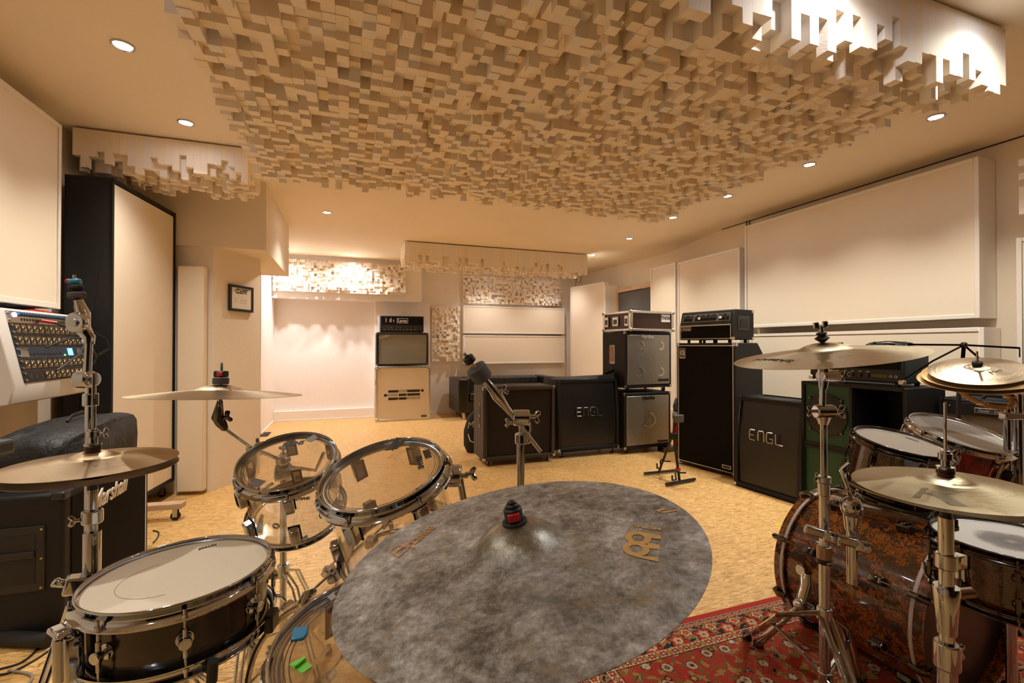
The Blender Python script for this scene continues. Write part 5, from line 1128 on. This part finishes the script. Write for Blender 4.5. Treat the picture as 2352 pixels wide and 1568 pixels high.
def cym_poly(t, f, polys, m, name='print', eps=.0009):
    b = MB()
    for poly in polys:
        P = [pix_cym(t, f, x, y) for x, y in poly]; vs = [b.v((p.x, p.y, f(math.hypot(p.x, p.y))+eps)) for p in P]; b.f(vs)
    bmesh.ops.recalc_face_normals(b.bm, faces=b.bm.faces)
    for fc_ in b.bm.faces: 
        fc_.normal_update()
        if fc_.normal.z < 0: fc_.normal_flip()
    return b.build(name, m, t)
def annulus(cx, cy, rx, ry, w_, a0=0, a1=2*PI, n=28, rot=.12):
    out = []
    for i in range(n):
        q = []
        for a, k in ((a0+(a1-a0)*i/n, 1), (a0+(a1-a0)*(i+1)/n, 1), (a0+(a1-a0)*(i+1)/n, 1-w_), (a0+(a1-a0)*i/n, 1-w_)):
            x, y = rx*k*math.cos(a), ry*k*math.sin(a); q.append((cx+x*math.cos(rot)-y*math.sin(rot), cy+x*math.sin(rot)+y*math.cos(rot)))
        out.append(q)
    return out
pol = annulus(1466, 1236, 30, 15.5, .50)+annulus(1461, 1261, 31, 17.5, .50)
pol += [[(1476, 1223), (1519, 1231), (1518, 1239.5), (1488, 1236)], [(1488, 1247), (1516, 1252), (1515, 1263), (1486, 1259)], [(1455, 1277), (1513, 1280), (1512, 1291), (1462, 1280)]]
cym_poly(rd, fR, pol, M_goldp, 'emblem')
cym_poly(rd, fR, [[(1508, 1172), (1524, 1167), (1526, 1172), (1514, 1177)], [(1514, 1176), (1556, 1170), (1560, 1172.5), (1526, 1179)]], M_goldp, 'edge_crack')
cym_poly(rd, fR, [[(1516, 1174), (1554, 1169.6), (1554, 1170.6), (1516, 1175.5)]], M_blackp, 'edge_crack', .0014)
rs_ = stand_thing('cymbal_stand', 'chrome stand under the huge grey ride cymbal', 'stand', .255, .69)
b = MB(); b.cyl((0, 0, .10), (0, 0, .84), .0125, n=20); b.build('main_tube', M_chrome, rs_); tripod(rs_, 0, 0, .22, .12, .26, math.radians(-60))
b = MB(); b.cyl((0, 0, .80), (-.008, 0, .93), .005, n=12); b.build('threaded_rod', M_chrome, rs_)
b = MB(); b.cyl((0, 0, .62), (0, 0, .68), .020, n=20); b.build('height_clamp', M_chrome, rs_, bevel=.004)
# boom stand without cymbal in the centre
ms = stand_thing('cymbal_stand', 'chrome boom stand with thick grey felt and no cymbal, centre of the photo', 'stand', .505, 1.315)
j = L(ms, at_d(1196, 985, 1.405)); 
b = MB(); b.cyl((j.x, j.y, .10), (j.x, j.y, .95), .0118, n=20); b.build('main_tube', M_chrome, ms); tripod(ms, j.x, j.y, .36, .18, .27, .2)
d = (L(ms, at_d(1100, 845, 1.33))-L(ms, at_d(1265, 1058, 1.46))).normalized(); jj = L(ms, at_d(1186, 965, 1.38)); 
b = MB(); b.cyl(j+V((0, 0, -.045)), j+V((0, 0, -.012)), .0175, n=20); b.build('tube_cap', M_chrome, ms, bevel=.004)
b = MB(); b.cyl(jj-RT*.010+V((0, 0, .008)), jj+RT*.040+V((0, 0, .008)), .024, n=26); b.tube([j+V((.012, 0, -.045)), j+V((.016, 0, .0)), j+V((.012, 0, .04))], [.017, .022, .018], 16, flat=.75); b.build('boom_joint', M_chrome, ms, bevel=.005, seg=3)
wing(ms, jj+RT*.040+V((0, 0, .012)), RT-UP*.1, .017); wing(ms, jj-RT*.012-UP*.008, -RT+UP*.05, .012)
e0 = jj-d*.135; e1 = jj+d*.050; b = MB(); b.tube([e0, jj], .0062, 12); b.build('counter_rod', M_chromed, ms); b = MB(); b.tube([jj, e1, e1+d*.05, e1+d*.075, e1+d*.115, e1+d*.125], [.0085, .010, .017, .013, .011, .008], 14, flat=.8); b.build('tilter_arm', M_chrome, ms)
wing(ms, e1+d*.055+RT*.010+UP*.008, RT+UP*.45, .013); k0 = e1+d*.118
b = MB(); b.tube([k0, k0+d*.045], [.028, .030], 26); b.build('felt', mat('thick_grey_felt', (.13, .13, .13), .95, noise=(240, .6, 1, .003)), ms, bevel=.004); b = MB(); b.tube([k0+d*.04, k0+d*.09], .0045, 10); b.build('threaded_rod', M_gold, ms)
b = MB(); b.tube([k0+d*.063, k0+d*.083], .0165, 18); b.tube([k0+d*.083, k0+d*.088], .008, 12); b.build('top_nut', M_black, ms, bevel=.003); b = MB(); b.tube([k0+d*.088, k0+d*.097], .0052, 10); b.build('rod_tip', M_chromed, ms)
# ---- kit at the right (burl shells)
rB, f2 = cymbal('bronze ride cymbal on the tall stand at the right', (1.391, 1.027, 1.186), (-.138, .006, .99), .254, M_brass, bow=.085, hb=.085)
cym_text(rB, f2, 'SABIAN', (1820, 830), (1735, 826), .05, M_blackp, bold=.001, up=.55); b = MB()
z0 = f2(0); b = MB(); b.lathe([(.005, z0), (.010, z0+.004), (.021, z0+.014), (.010, z0+.022), (.016, z0+.030), (.005, z0+.034)], 24); b.build('rubber_sleeve', M_rubber, rB, ang=20)
b = MB(); b.cyl((0, 0, z0+.03), (0, 0, z0+.052), .007, n=14); b.build('nut_body', M_chrome, rB); b = MB(); b.box((-.014, 0, z0+.056), (.016, .009, .020)); b.box((.014, 0, z0+.056), (.016, .009, .020)); b.box((0, 0, z0+.047), (.03, .008, .008)); b.build('wing_nut', M_chrome, rB, bevel=.003)
sB = stand_thing('cymbal_stand', 'tall chrome stand carrying the bronze ride cymbal at the right', 'stand', 1.391, 1.030)
b = MB(); b.tube([(.002, 0, 1.20), (-.001, 0, 1.155)], .005, 10); b.build('threaded_rod', M_chrome, sB)
b = MB(); b.cyl((-.012, -.0, 1.125), (.052, -.005, 1.122), .020, n=20); b.build('tilter_knuckle', M_chrome, sB, bevel=.004)
b = MB(); b.tube([(0, 0, 1.165), (.002, 0, 1.13), (0, 0, 1.10), (-.002, 0, 1.085)], [.012, .018, .014, .012], 14); b.build('tilter', M_chrome, sB)
wing(sB, (.045, -.005, 1.123), RT, .016)
b = MB(); b.cyl((-.002, 0, 1.095), (-.006, 0, 1.005), .0095, n=16); b.build('upper_tube', M_chrome, sB)
b = MB(); b.cyl(-RT*.026+V((0, 0, 1.015)), RT*.032+V((0, 0, 1.015)), .021, n=22); b.build('boom_joint', M_chrome, sB, bevel=.004); wing(sB, RT*.032+V((0, 0, 1.015)), RT, .019); wing(sB, -RT*.026+V((0, 0, 1.016)), -RT, .014)
b = MB(); b.cyl((0, 0, .975), (0, 0, 1.0), .013, .021, n=20); b.cyl((0, 0, .80), (0, 0, .98), .0100, n=18); b.build('middle_tube', M_chrome, sB)
b = MB(); b.cyl((0, 0, .795), (0, 0, .815), .021, n=20); b.cyl((0, 0, .755), (0, 0, .795), .017, n=20); b.build('upper_collar', M_chrome, sB, bevel=.003); wing(sB, (-.018, 0, .81), (-1, 0, .3), .012)
b = MB(); b.cyl((0, 0, .60), (0, 0, .775), .0135, n=20); b.build('lower_middle_tube', M_chrome, sB)
b = MB(); b.cyl((0, 0, .555), (0, 0, .60), .021, n=22); b.build('memory_lock', mat('brown_steel', (.35, .27, .2), .3, .8), sB, bevel=.003); b = MB(); b.cyl((0, 0, .547), (0, 0, .562), .022, n=22); o = b.build('maker_band', M_black, sB); text('lettering', 'MAPEX', .011, M_silver, o, Matrix.Translation((-.002, -.0225, .5545)) @ Matrix.Rotation(PI/2, 4, 'X') @ Matrix.Rotation(0, 4, 'Y'), bold=.0003, ext=.0003)
b = MB(); b.cyl((0, 0, .06), (0, 0, .56), .0150, n=20); b.build('base_tube', M_chrome, sB)
hz = .395; b = MB(); b.cyl((0, 0, hz-.022), (0, 0, hz+.015), .0215, n=20); b.build('leg_collar', M_chrome, sB, bevel=.003); wing(sB, (.02, 0, hz+.005), (1, 0, .5), .012)
b = MB(); b.cyl((0, 0, .185), (0, 0, .215), .0205, n=20); b.build('lower_collar', M_chrome, sB, bevel=.003)
for knee, foot in ((L(sB, at_d(1796, 1412, 1.43)), L(sB, at_z(1716, 1462, .016))), (V((.14, .04, .30)), V((.34, .12, .016))), (V((-.06, -.12, .27)), V((-.12, -.26, .016)))):
    s_ = V((-(foot.y), foot.x, 0)).normalized(); b = MB(); 
    for sg in (-1, 1): b.tube([V((0, 0, hz))+s_*sg*.012, knee+s_*sg*.011, foot+s_*sg*.008], .0065, 8, flat=1.6)
    l_ = b.build('leg', M_chrome, sB); b = MB(); b.tube([foot+V((0, 0, -.012)), foot+V((0, 0, .022))], [.019, .015], 14); b.build('rubber_foot', M_rubber, l_)
    b = MB(); b.tube([V((0, 0, .20)), knee.lerp(foot, .25)], .004, 8, flat=2); b.build('brace', M_chrome, sB)
# clamp bar and second tube with ball joint
cl = stand_thing('multi_clamp', 'chrome clamp bar holding a short tube and ball joint beside the tall stand', 'clamp', 1.391, 1.03)
A1 = L(cl, at_d(1838, 1207, 1.42)); A2 = L(cl, at_d(1985, 1250, 1.36)); dd = (A2-A1).normalized(); F3 = frame(dd, (0, 0, 1)); off = -FW*.02
b = MB(); b.box((A1+A2)/2+off, (.026, .022, (A2-A1).length), F3.to_4x4()); b.build('bar', M_chromed, cl, bevel=.006, seg=3)
for p in (A1.lerp(A2, .36), A1.lerp(A2, .86)):
    b = MB(); b.box(p+off*1.7, (.034, .016, .034), F3.to_4x4()); o = b.build('jaw', M_chrome, cl, bevel=.005); b = MB(); b.cyl(p+off*2.0, p+off*2.7, .008, n=12); b.build('jaw_bolt', M_chrome, o)
wing(cl, A1.lerp(A2, .4)+off*2.2, -FW, .011); 
T1 = L(cl, at_d(1956, 1160, 1.385)); T2 = V((L(cl, at_d(1950, 1338, 1.385)).x, T1.y, 0)); zb = L(cl, at_d(1950, 1338, 1.385)).z
b = MB(); b.cyl((T1.x, T1.y, zb), (T1.x, T1.y, T1.z-.03), .0135, n=18); b.build('short_tube', M_chrome, cl)
b = MB(); b.sph(T1+V((0, 0, -.005)), .030, 16, (1, 1, 1.15)); b.cyl((T1.x, T1.y, T1.z-.075), (T1.x, T1.y, T1.z-.03), .017, .022, n=18); b.build('ball_joint', M_chrome, cl)
b = MB(); b.tube([T1+V((0, 0, .02)), T1+V((.02, .03, .055)), T1+V((.08, .09, .075)), T1+V((.16, .12, .08))], .0065, 10); b.build('l_rod', M_chrome, cl); wing(cl, T1+V((.01, 0, .025)), (1, -.2, .6), .012)
# drums right
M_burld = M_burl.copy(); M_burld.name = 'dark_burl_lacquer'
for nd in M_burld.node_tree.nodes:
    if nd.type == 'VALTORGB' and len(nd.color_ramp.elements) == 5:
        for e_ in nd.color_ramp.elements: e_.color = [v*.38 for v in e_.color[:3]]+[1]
bd = bassdrum('burl-veneer bass drum with white-edged hoops at the right', (2.0, 1.0, .298), (-.03, 1, 0), .279, .44, M_burl, M_burl, mat('white_inlay', (.55, .52, .50), .35), mat('black_head', (.02, .02, .02), .3), 8, M_blackchrome, a0=math.radians(22.5))
b = MB(); b.cyl((-.292, .03, .36), (-.30, .03, .36), .022, n=22); b.build('spur_mount', M_chrome, bd, bevel=.003)
sp = thing('bass_drum_spur', 'chrome spur leg with rubber tip on the left side of the burl bass drum', 'spur', (1.64, 1.40, .0), 0) if False else None
Mi = bd.matrix_world.inverted()
def LB(p): return Mi @ V(p)
s0_ = LB(at_d(1850, 1345, 1.76)); s1_ = LB(at_d(1838, 1388, 1.72)); s2_ = LB(at_d(1795, 1430, 1.72)); s3_ = LB(at_z(1742, 1478, .018))
b = MB(); b.tube([LB(at_d(1850, 1320, 1.78)), s0_, s1_], [.020, .022, .020], 16, flat=.5); b.sph(s1_, .024, 14); o = b.build('spur_bracket', M_chrome, bd); b = MB(); b.tube([s1_, s2_, s3_], [.009, .011, .016], 14); o = b.build('spur', M_chrome, bd); b = MB(); b.sph(s3_, .020, 12); b.build('rubber_foot', M_rubber, o)
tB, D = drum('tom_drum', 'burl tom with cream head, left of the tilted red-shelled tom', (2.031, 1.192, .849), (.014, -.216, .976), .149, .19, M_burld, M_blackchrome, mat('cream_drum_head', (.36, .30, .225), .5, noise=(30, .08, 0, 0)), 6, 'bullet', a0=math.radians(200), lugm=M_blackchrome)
head_text(tB, D, 'REMO', (2080, 1004), (2110, 1014), .025, bold=.0005)
a = math.radians(205); dq = V((math.cos(a), math.sin(a), 0)); b = MB(); b.box(dq*.143+V((0, 0, .09)), (.003, .03, .045), Matrix.Rotation(a, 3, 'Z')); b.build('badge', M_chromed, tB, bevel=.001)
b = MB(); b.box(V((-.05, -.152, .10)), (.12, .02, .05)); b.build('mount_bracket', M_chrome, tB, bevel=.005)
M_redp = mat('red_pearl_wrap', rough=.15, coat=1, fn=lambda n, bb: n.l.new(n.ramp(n.noise(n.coord(), 16, 3, .6, .6), [(.35, (.015, .002, .002)), (.5, (.28, .004, .006)), (.65, (.60, .01, .015))]), bb.inputs['Base Color']))
tC, D = drum('tom_drum', 'tilted tom with red pearl shell and worn white head at the right', (2.519, 1.249, .844), (-.022, -.328, .944), .175, .18, M_redp, M_chrome, mat('half_worn_head', rough=.5, fn=lambda n, bb: (n.l.new(n.mix(n.ramp(n.m('ADD', n.xyz(n.coord())[1], n.m('MULTIPLY', n.noise(n.coord(), 40, 3), .02)), [(0, 0), (.025, 1)]), (.60, .60, .56), (.25, .22, .19)), bb.inputs['Base Color']))), 8, 'bullet', a0=math.radians(185), lugm=M_chromed)
b = MB(); th_ = math.radians(-65); dq = V((math.cos(th_), math.sin(th_), 0)); b.cyl(dq*.168+V((0, 0, .09)), dq*.176+V((0, 0, .09)), .05, n=28); b.build('mount_plate', M_alu, tC, bevel=.002); b = MB(); b.cyl(dq*.176+V((0, 0, .09)), dq*.205+V((0, 0, .09)), .024, n=20); b.build('mount_hub', M_black, tC, bevel=.004)
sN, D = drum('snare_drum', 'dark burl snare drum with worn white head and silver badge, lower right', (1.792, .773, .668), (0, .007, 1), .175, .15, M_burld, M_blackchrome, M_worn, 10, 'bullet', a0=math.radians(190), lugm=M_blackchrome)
p = pix_local(sN, 2167, 1312, 0); a = math.atan2(*(lambda q: (q.y, q.x))(V(sN.matrix_world.inverted() @ at_d(2165, 1312, 1.17)))); 
a = math.radians(180); b = MB()
for i in range(6):
    a_ = a+(i-2.5)*.062; dq = V((math.cos(a_), math.sin(a_), 0)); b.box(dq*.1695+V((0, 0, .075)), (.002, .0115, .042), Matrix.Rotation(a_, 3, 'Z'))
b.build('badge', M_chromed, sN)
s2t = stand_thing('snare_stand', 'chrome snare stand under the dark burl snare', 'stand', 1.79, .775)
b = MB(); b.cyl((0, 0, .10), (0, 0, .45), .0125, n=18); b.build('tube', M_chrome, s2t); tripod(s2t, 0, 0, .22, .12, .25, math.radians(75))
for k in range(3):
    a = math.radians(100)+k*2*PI/3; d = V((math.cos(a), math.sin(a), 0)); b = MB(); b.tube([V((0, 0, .44)), d*.10+V((0, 0, .46)), d*.19+V((0, 0, .475)), d*.197+V((0, 0, .52))], .006, 8); b.build('basket_arm', M_chrome, s2t)
h2t, h2b, hs2, fB = hihat(1.316, .681, .889, .178, M_brass, 'top bronze hi-hat cymbal with large letter print, lower right', 'bottom bronze hi-hat cymbal under the one with large print', 'chrome hi-hat stand at the lower right', .020, 1.085, .0145, (-.03, 0, 1), (.05, 0, 1), (.33, .14, .26), 2.6)
cym_poly(h2t, fB, [[(2095, 1141), (2118, 1120), (2134, 1121), (2113, 1142)], [(2113, 1131), (2150, 1129), (2228, 1128), (2170, 1136), (2222, 1162), (2185, 1160), (2140, 1136)]], mat('faded_print', (.22, .18, .10), .4, .6), 'letter_print', .0006)
b = MB(); b.cyl((0, 0, .70), (0, 0, .735), .021, n=20); b.box((.025, -.01, .717), (.03, .022, .032)); b.build('memory_lock', M_chrome, hs2, bevel=.003)
b = MB(); b.tube([(0, 0, .55), (0, 0, .60), (0, 0, .655), (0, 0, .66)], [.018, .021, .026, .024], 20); b.build('large_clamp', M_chrome, hs2); b = MB(); b.tube([RT*.01+V((0, 0, .64)), RT*.06+V((0, 0, .645))], .012, 14); b.build('clamp_knob', mat('brown_steel'), hs2, bevel=.002)
dk = thing('drum_key', 'black drum key hanging below the right hi-hats', 'drum key', at_d(2193, 1192, 1.08)+V((0, 0, -.02)), 0)
b = MB(); b.cyl((0, 0, 0), (0, 0, .02), .006, n=12); b.box((0, 0, -.002), (.022, .007, .012)); b.build('body', M_black, dk, bevel=.002); b = MB(); b.tube([(0, 0, .018), (0, 0, .034)], .0015, 6); b.build('cord', M_black, dk)
# stacked cymbals, stands at the right edge
nS = V((-.30, -.13, .94)); cS = V((2.50, 1.18, 1.115)); nS.normalize()
stk = []
for i, (R_, dz, m_, lb) in enumerate(((.215, -.035, M_brasso, 'lowest and widest of three stacked cymbals at the right edge'), (.190, -.018, M_brasso, 'middle of three stacked cymbals at the right edge'), (.158, .0, M_brasss, 'top and smallest of three stacked cymbals at the right edge'))):
    n_ = (nS+V((.04*(2-i), .02*(2-i), 0))).normalized(); t_, f_ = cymbal(lb, cS+n_*dz+V((.02*(2-i), 0, 0)), n_, R_, m_, group=None, bow=.09, hb=.06, rb=.22); stk.append(t_)
cym_text(stk[2], cym_z(.158, .22, .06, .09), 'Mini', (2272, 858), (2300, 850), .03, M_blackp, shear=.3, up=1); felt_stack(stk[2], cym_z(.158, .22, .06, .09)(0), .017, .016, False, M_rubber)
rp = stand_thing('cymbal_stand', 'chrome stand with two tubes at the right edge carrying the stacked cymbals', 'stand', 2.585, 1.10)
q1 = L(rp, at_d(2338, 900, 1.90)); q2 = L(rp, at_d(2313, 935, 1.90))
b = MB(); b.cyl((q1.x, q1.y, .05), (q1.x, q1.y, q1.z), .0145, n=18); b.build('main_tube', M_chrome, rp); b = MB(); b.cyl((q2.x, q2.y, .30), (q2.x, q2.y, q2.z), .0125, n=18); b.build('second_tube', M_chrome, rp)
b = MB(); b.tube([q1, L(rp, at_d(2325, 905, 1.92)), L(rp, at_d(2270, 893, 1.95)), L(rp, cS-nS*.06)], .0095, 12); b.build('boom_arm', M_chromed, rp); wing(rp, q1+V((0, 0, .0)), -FW, .016)
b = MB(); b.tube([L(rp, cS-nS*.08), L(rp, cS+nS*.055)], .0045, 10); b.build('threaded_rod', M_chrome, rp)
for z in (.93, .62):
    b = MB(); b.box((q1+q2)/2*V((1, 1, 0))+V((0, 0, z)), (.09, .035, .03), (0, 0, -YAW)); b.build('clamp', M_chromed, rp, bevel=.006)
tripod(rp, q1.x, q1.y, .32, .15, .26, .4)
jg = thing('jingle_ring', 'wooden jingles hanging under the stacked cymbals', 'tambourine', at_d(2262, 905, 1.93), 0)
b = MB(); F4 = frame((-.2, -.5, .8)); b.torus((0, 0, 0), .085, .010, 30, 6, F4); b.build('ring', mat('honey_wood', (.55, .33, .12), .4), jg)
for k in range(6):
    a = k*PI/3+.3; p = F4 @ V((.085*math.cos(a), .085*math.sin(a), 0)); b = MB(); b.cyl(p-V((0, 0, .004)), p+V((0, 0, .004)), .020, n=14); b.build('jingle', M_gold, jg)
# music stand
mu = stand_thing('music_stand', 'thin folding music stand behind the stacked cymbals', 'music stand', 3.26, 1.60)
hb_ = L(mu, at_d(2214, 792, 2.60)); mR = L(mu, at_d(2342, 799, 2.52)); mL = L(mu, at_d(2085, 791, 2.66)); b = MB(); b.sph(hb_, .018, 12); b.build('hub', M_blackchrome, mu)
for nm, P_ in (('top_rail', [mL, hb_, mR]), ('rail_end', [mR, mR+V((0, 0, -.05))]), ('brace', [hb_, L(mu, at_d(2142, 829, 2.6)), L(mu, at_d(2080, 868, 2.62))]), ('brace', [hb_, L(mu, at_d(2250, 823, 2.57))])): b = MB(); b.tube(P_, .0055, 8, flat=.5); b.build(nm, M_blackchrome, mu)
b = MB(); b.tube([hb_, hb_+V((-.015, 0, -.10))], .020, 4, flat=.5); b.build('spine', M_blackchrome, mu); b = MB(); b.tube([hb_+V((-.015, .01, -.08)), V((-.03, .01, .85)), V((-.03, .01, .12))], .011, 12); b.build('pole', M_black, mu); tripod(mu, -.03, .01, .33, .12, .26, .2, m=M_black)
# pedal of the right kit
pdl = thing('bass_drum_pedal', 'chrome bass drum pedal behind the right hi-hat stand', 'pedal', (2.03, .84, .008), 0)
b = MB(); b.b2((-.045, -.28, .01), (.045, -.02, .024)); b.build('footboard', M_chromed, pdl, bevel=.003); b = MB(); b.tube([(-.06, 0, 0), (-.06, 0, .20), (.06, 0, .20), (.06, 0, 0)], .009, 10); b.build('frame', M_chrome, pdl); b = MB(); b.tube([(0, 0, .20), (0, -.04, .36)], .004, 8); b.sph((0, -.04, .36), .022, 12); b.build('beater', M_felt, pdl)
EXPO = 1.4
# ------------------------------------------------------------------ camera, world, view
cam = bpy.data.cameras.new('camera'); co = bpy.data.objects.new('camera', cam); COL.objects.link(co)
cam.sensor_width = 36; cam.lens = 36*FPX/2352; cam.clip_start = .02
Mc = Matrix((RT, UP, -FW)).transposed().to_4x4(); Mc.translation = EYE; co.matrix_world = Mc
bpy.context.scene.camera = co
w = bpy.data.worlds.new('world'); w.use_nodes = True; w.node_tree.nodes['Background'].inputs[0].default_value = (1, .88, .72, 1); w.node_tree.nodes['Background'].inputs[1].default_value = .2
sc = bpy.context.scene; sc.world = w
vs = sc.view_settings; vs.view_transform = 'Standard'; vs.look = 'None'; vs.gamma = 1; vs.use_curve_mapping = False; vs.exposure = EXPO
try: sc.cycles.transparent_max_bounces = 24; sc.cycles.max_bounces = 10; sc.cycles.diffuse_bounces = 6
except Exception: pass
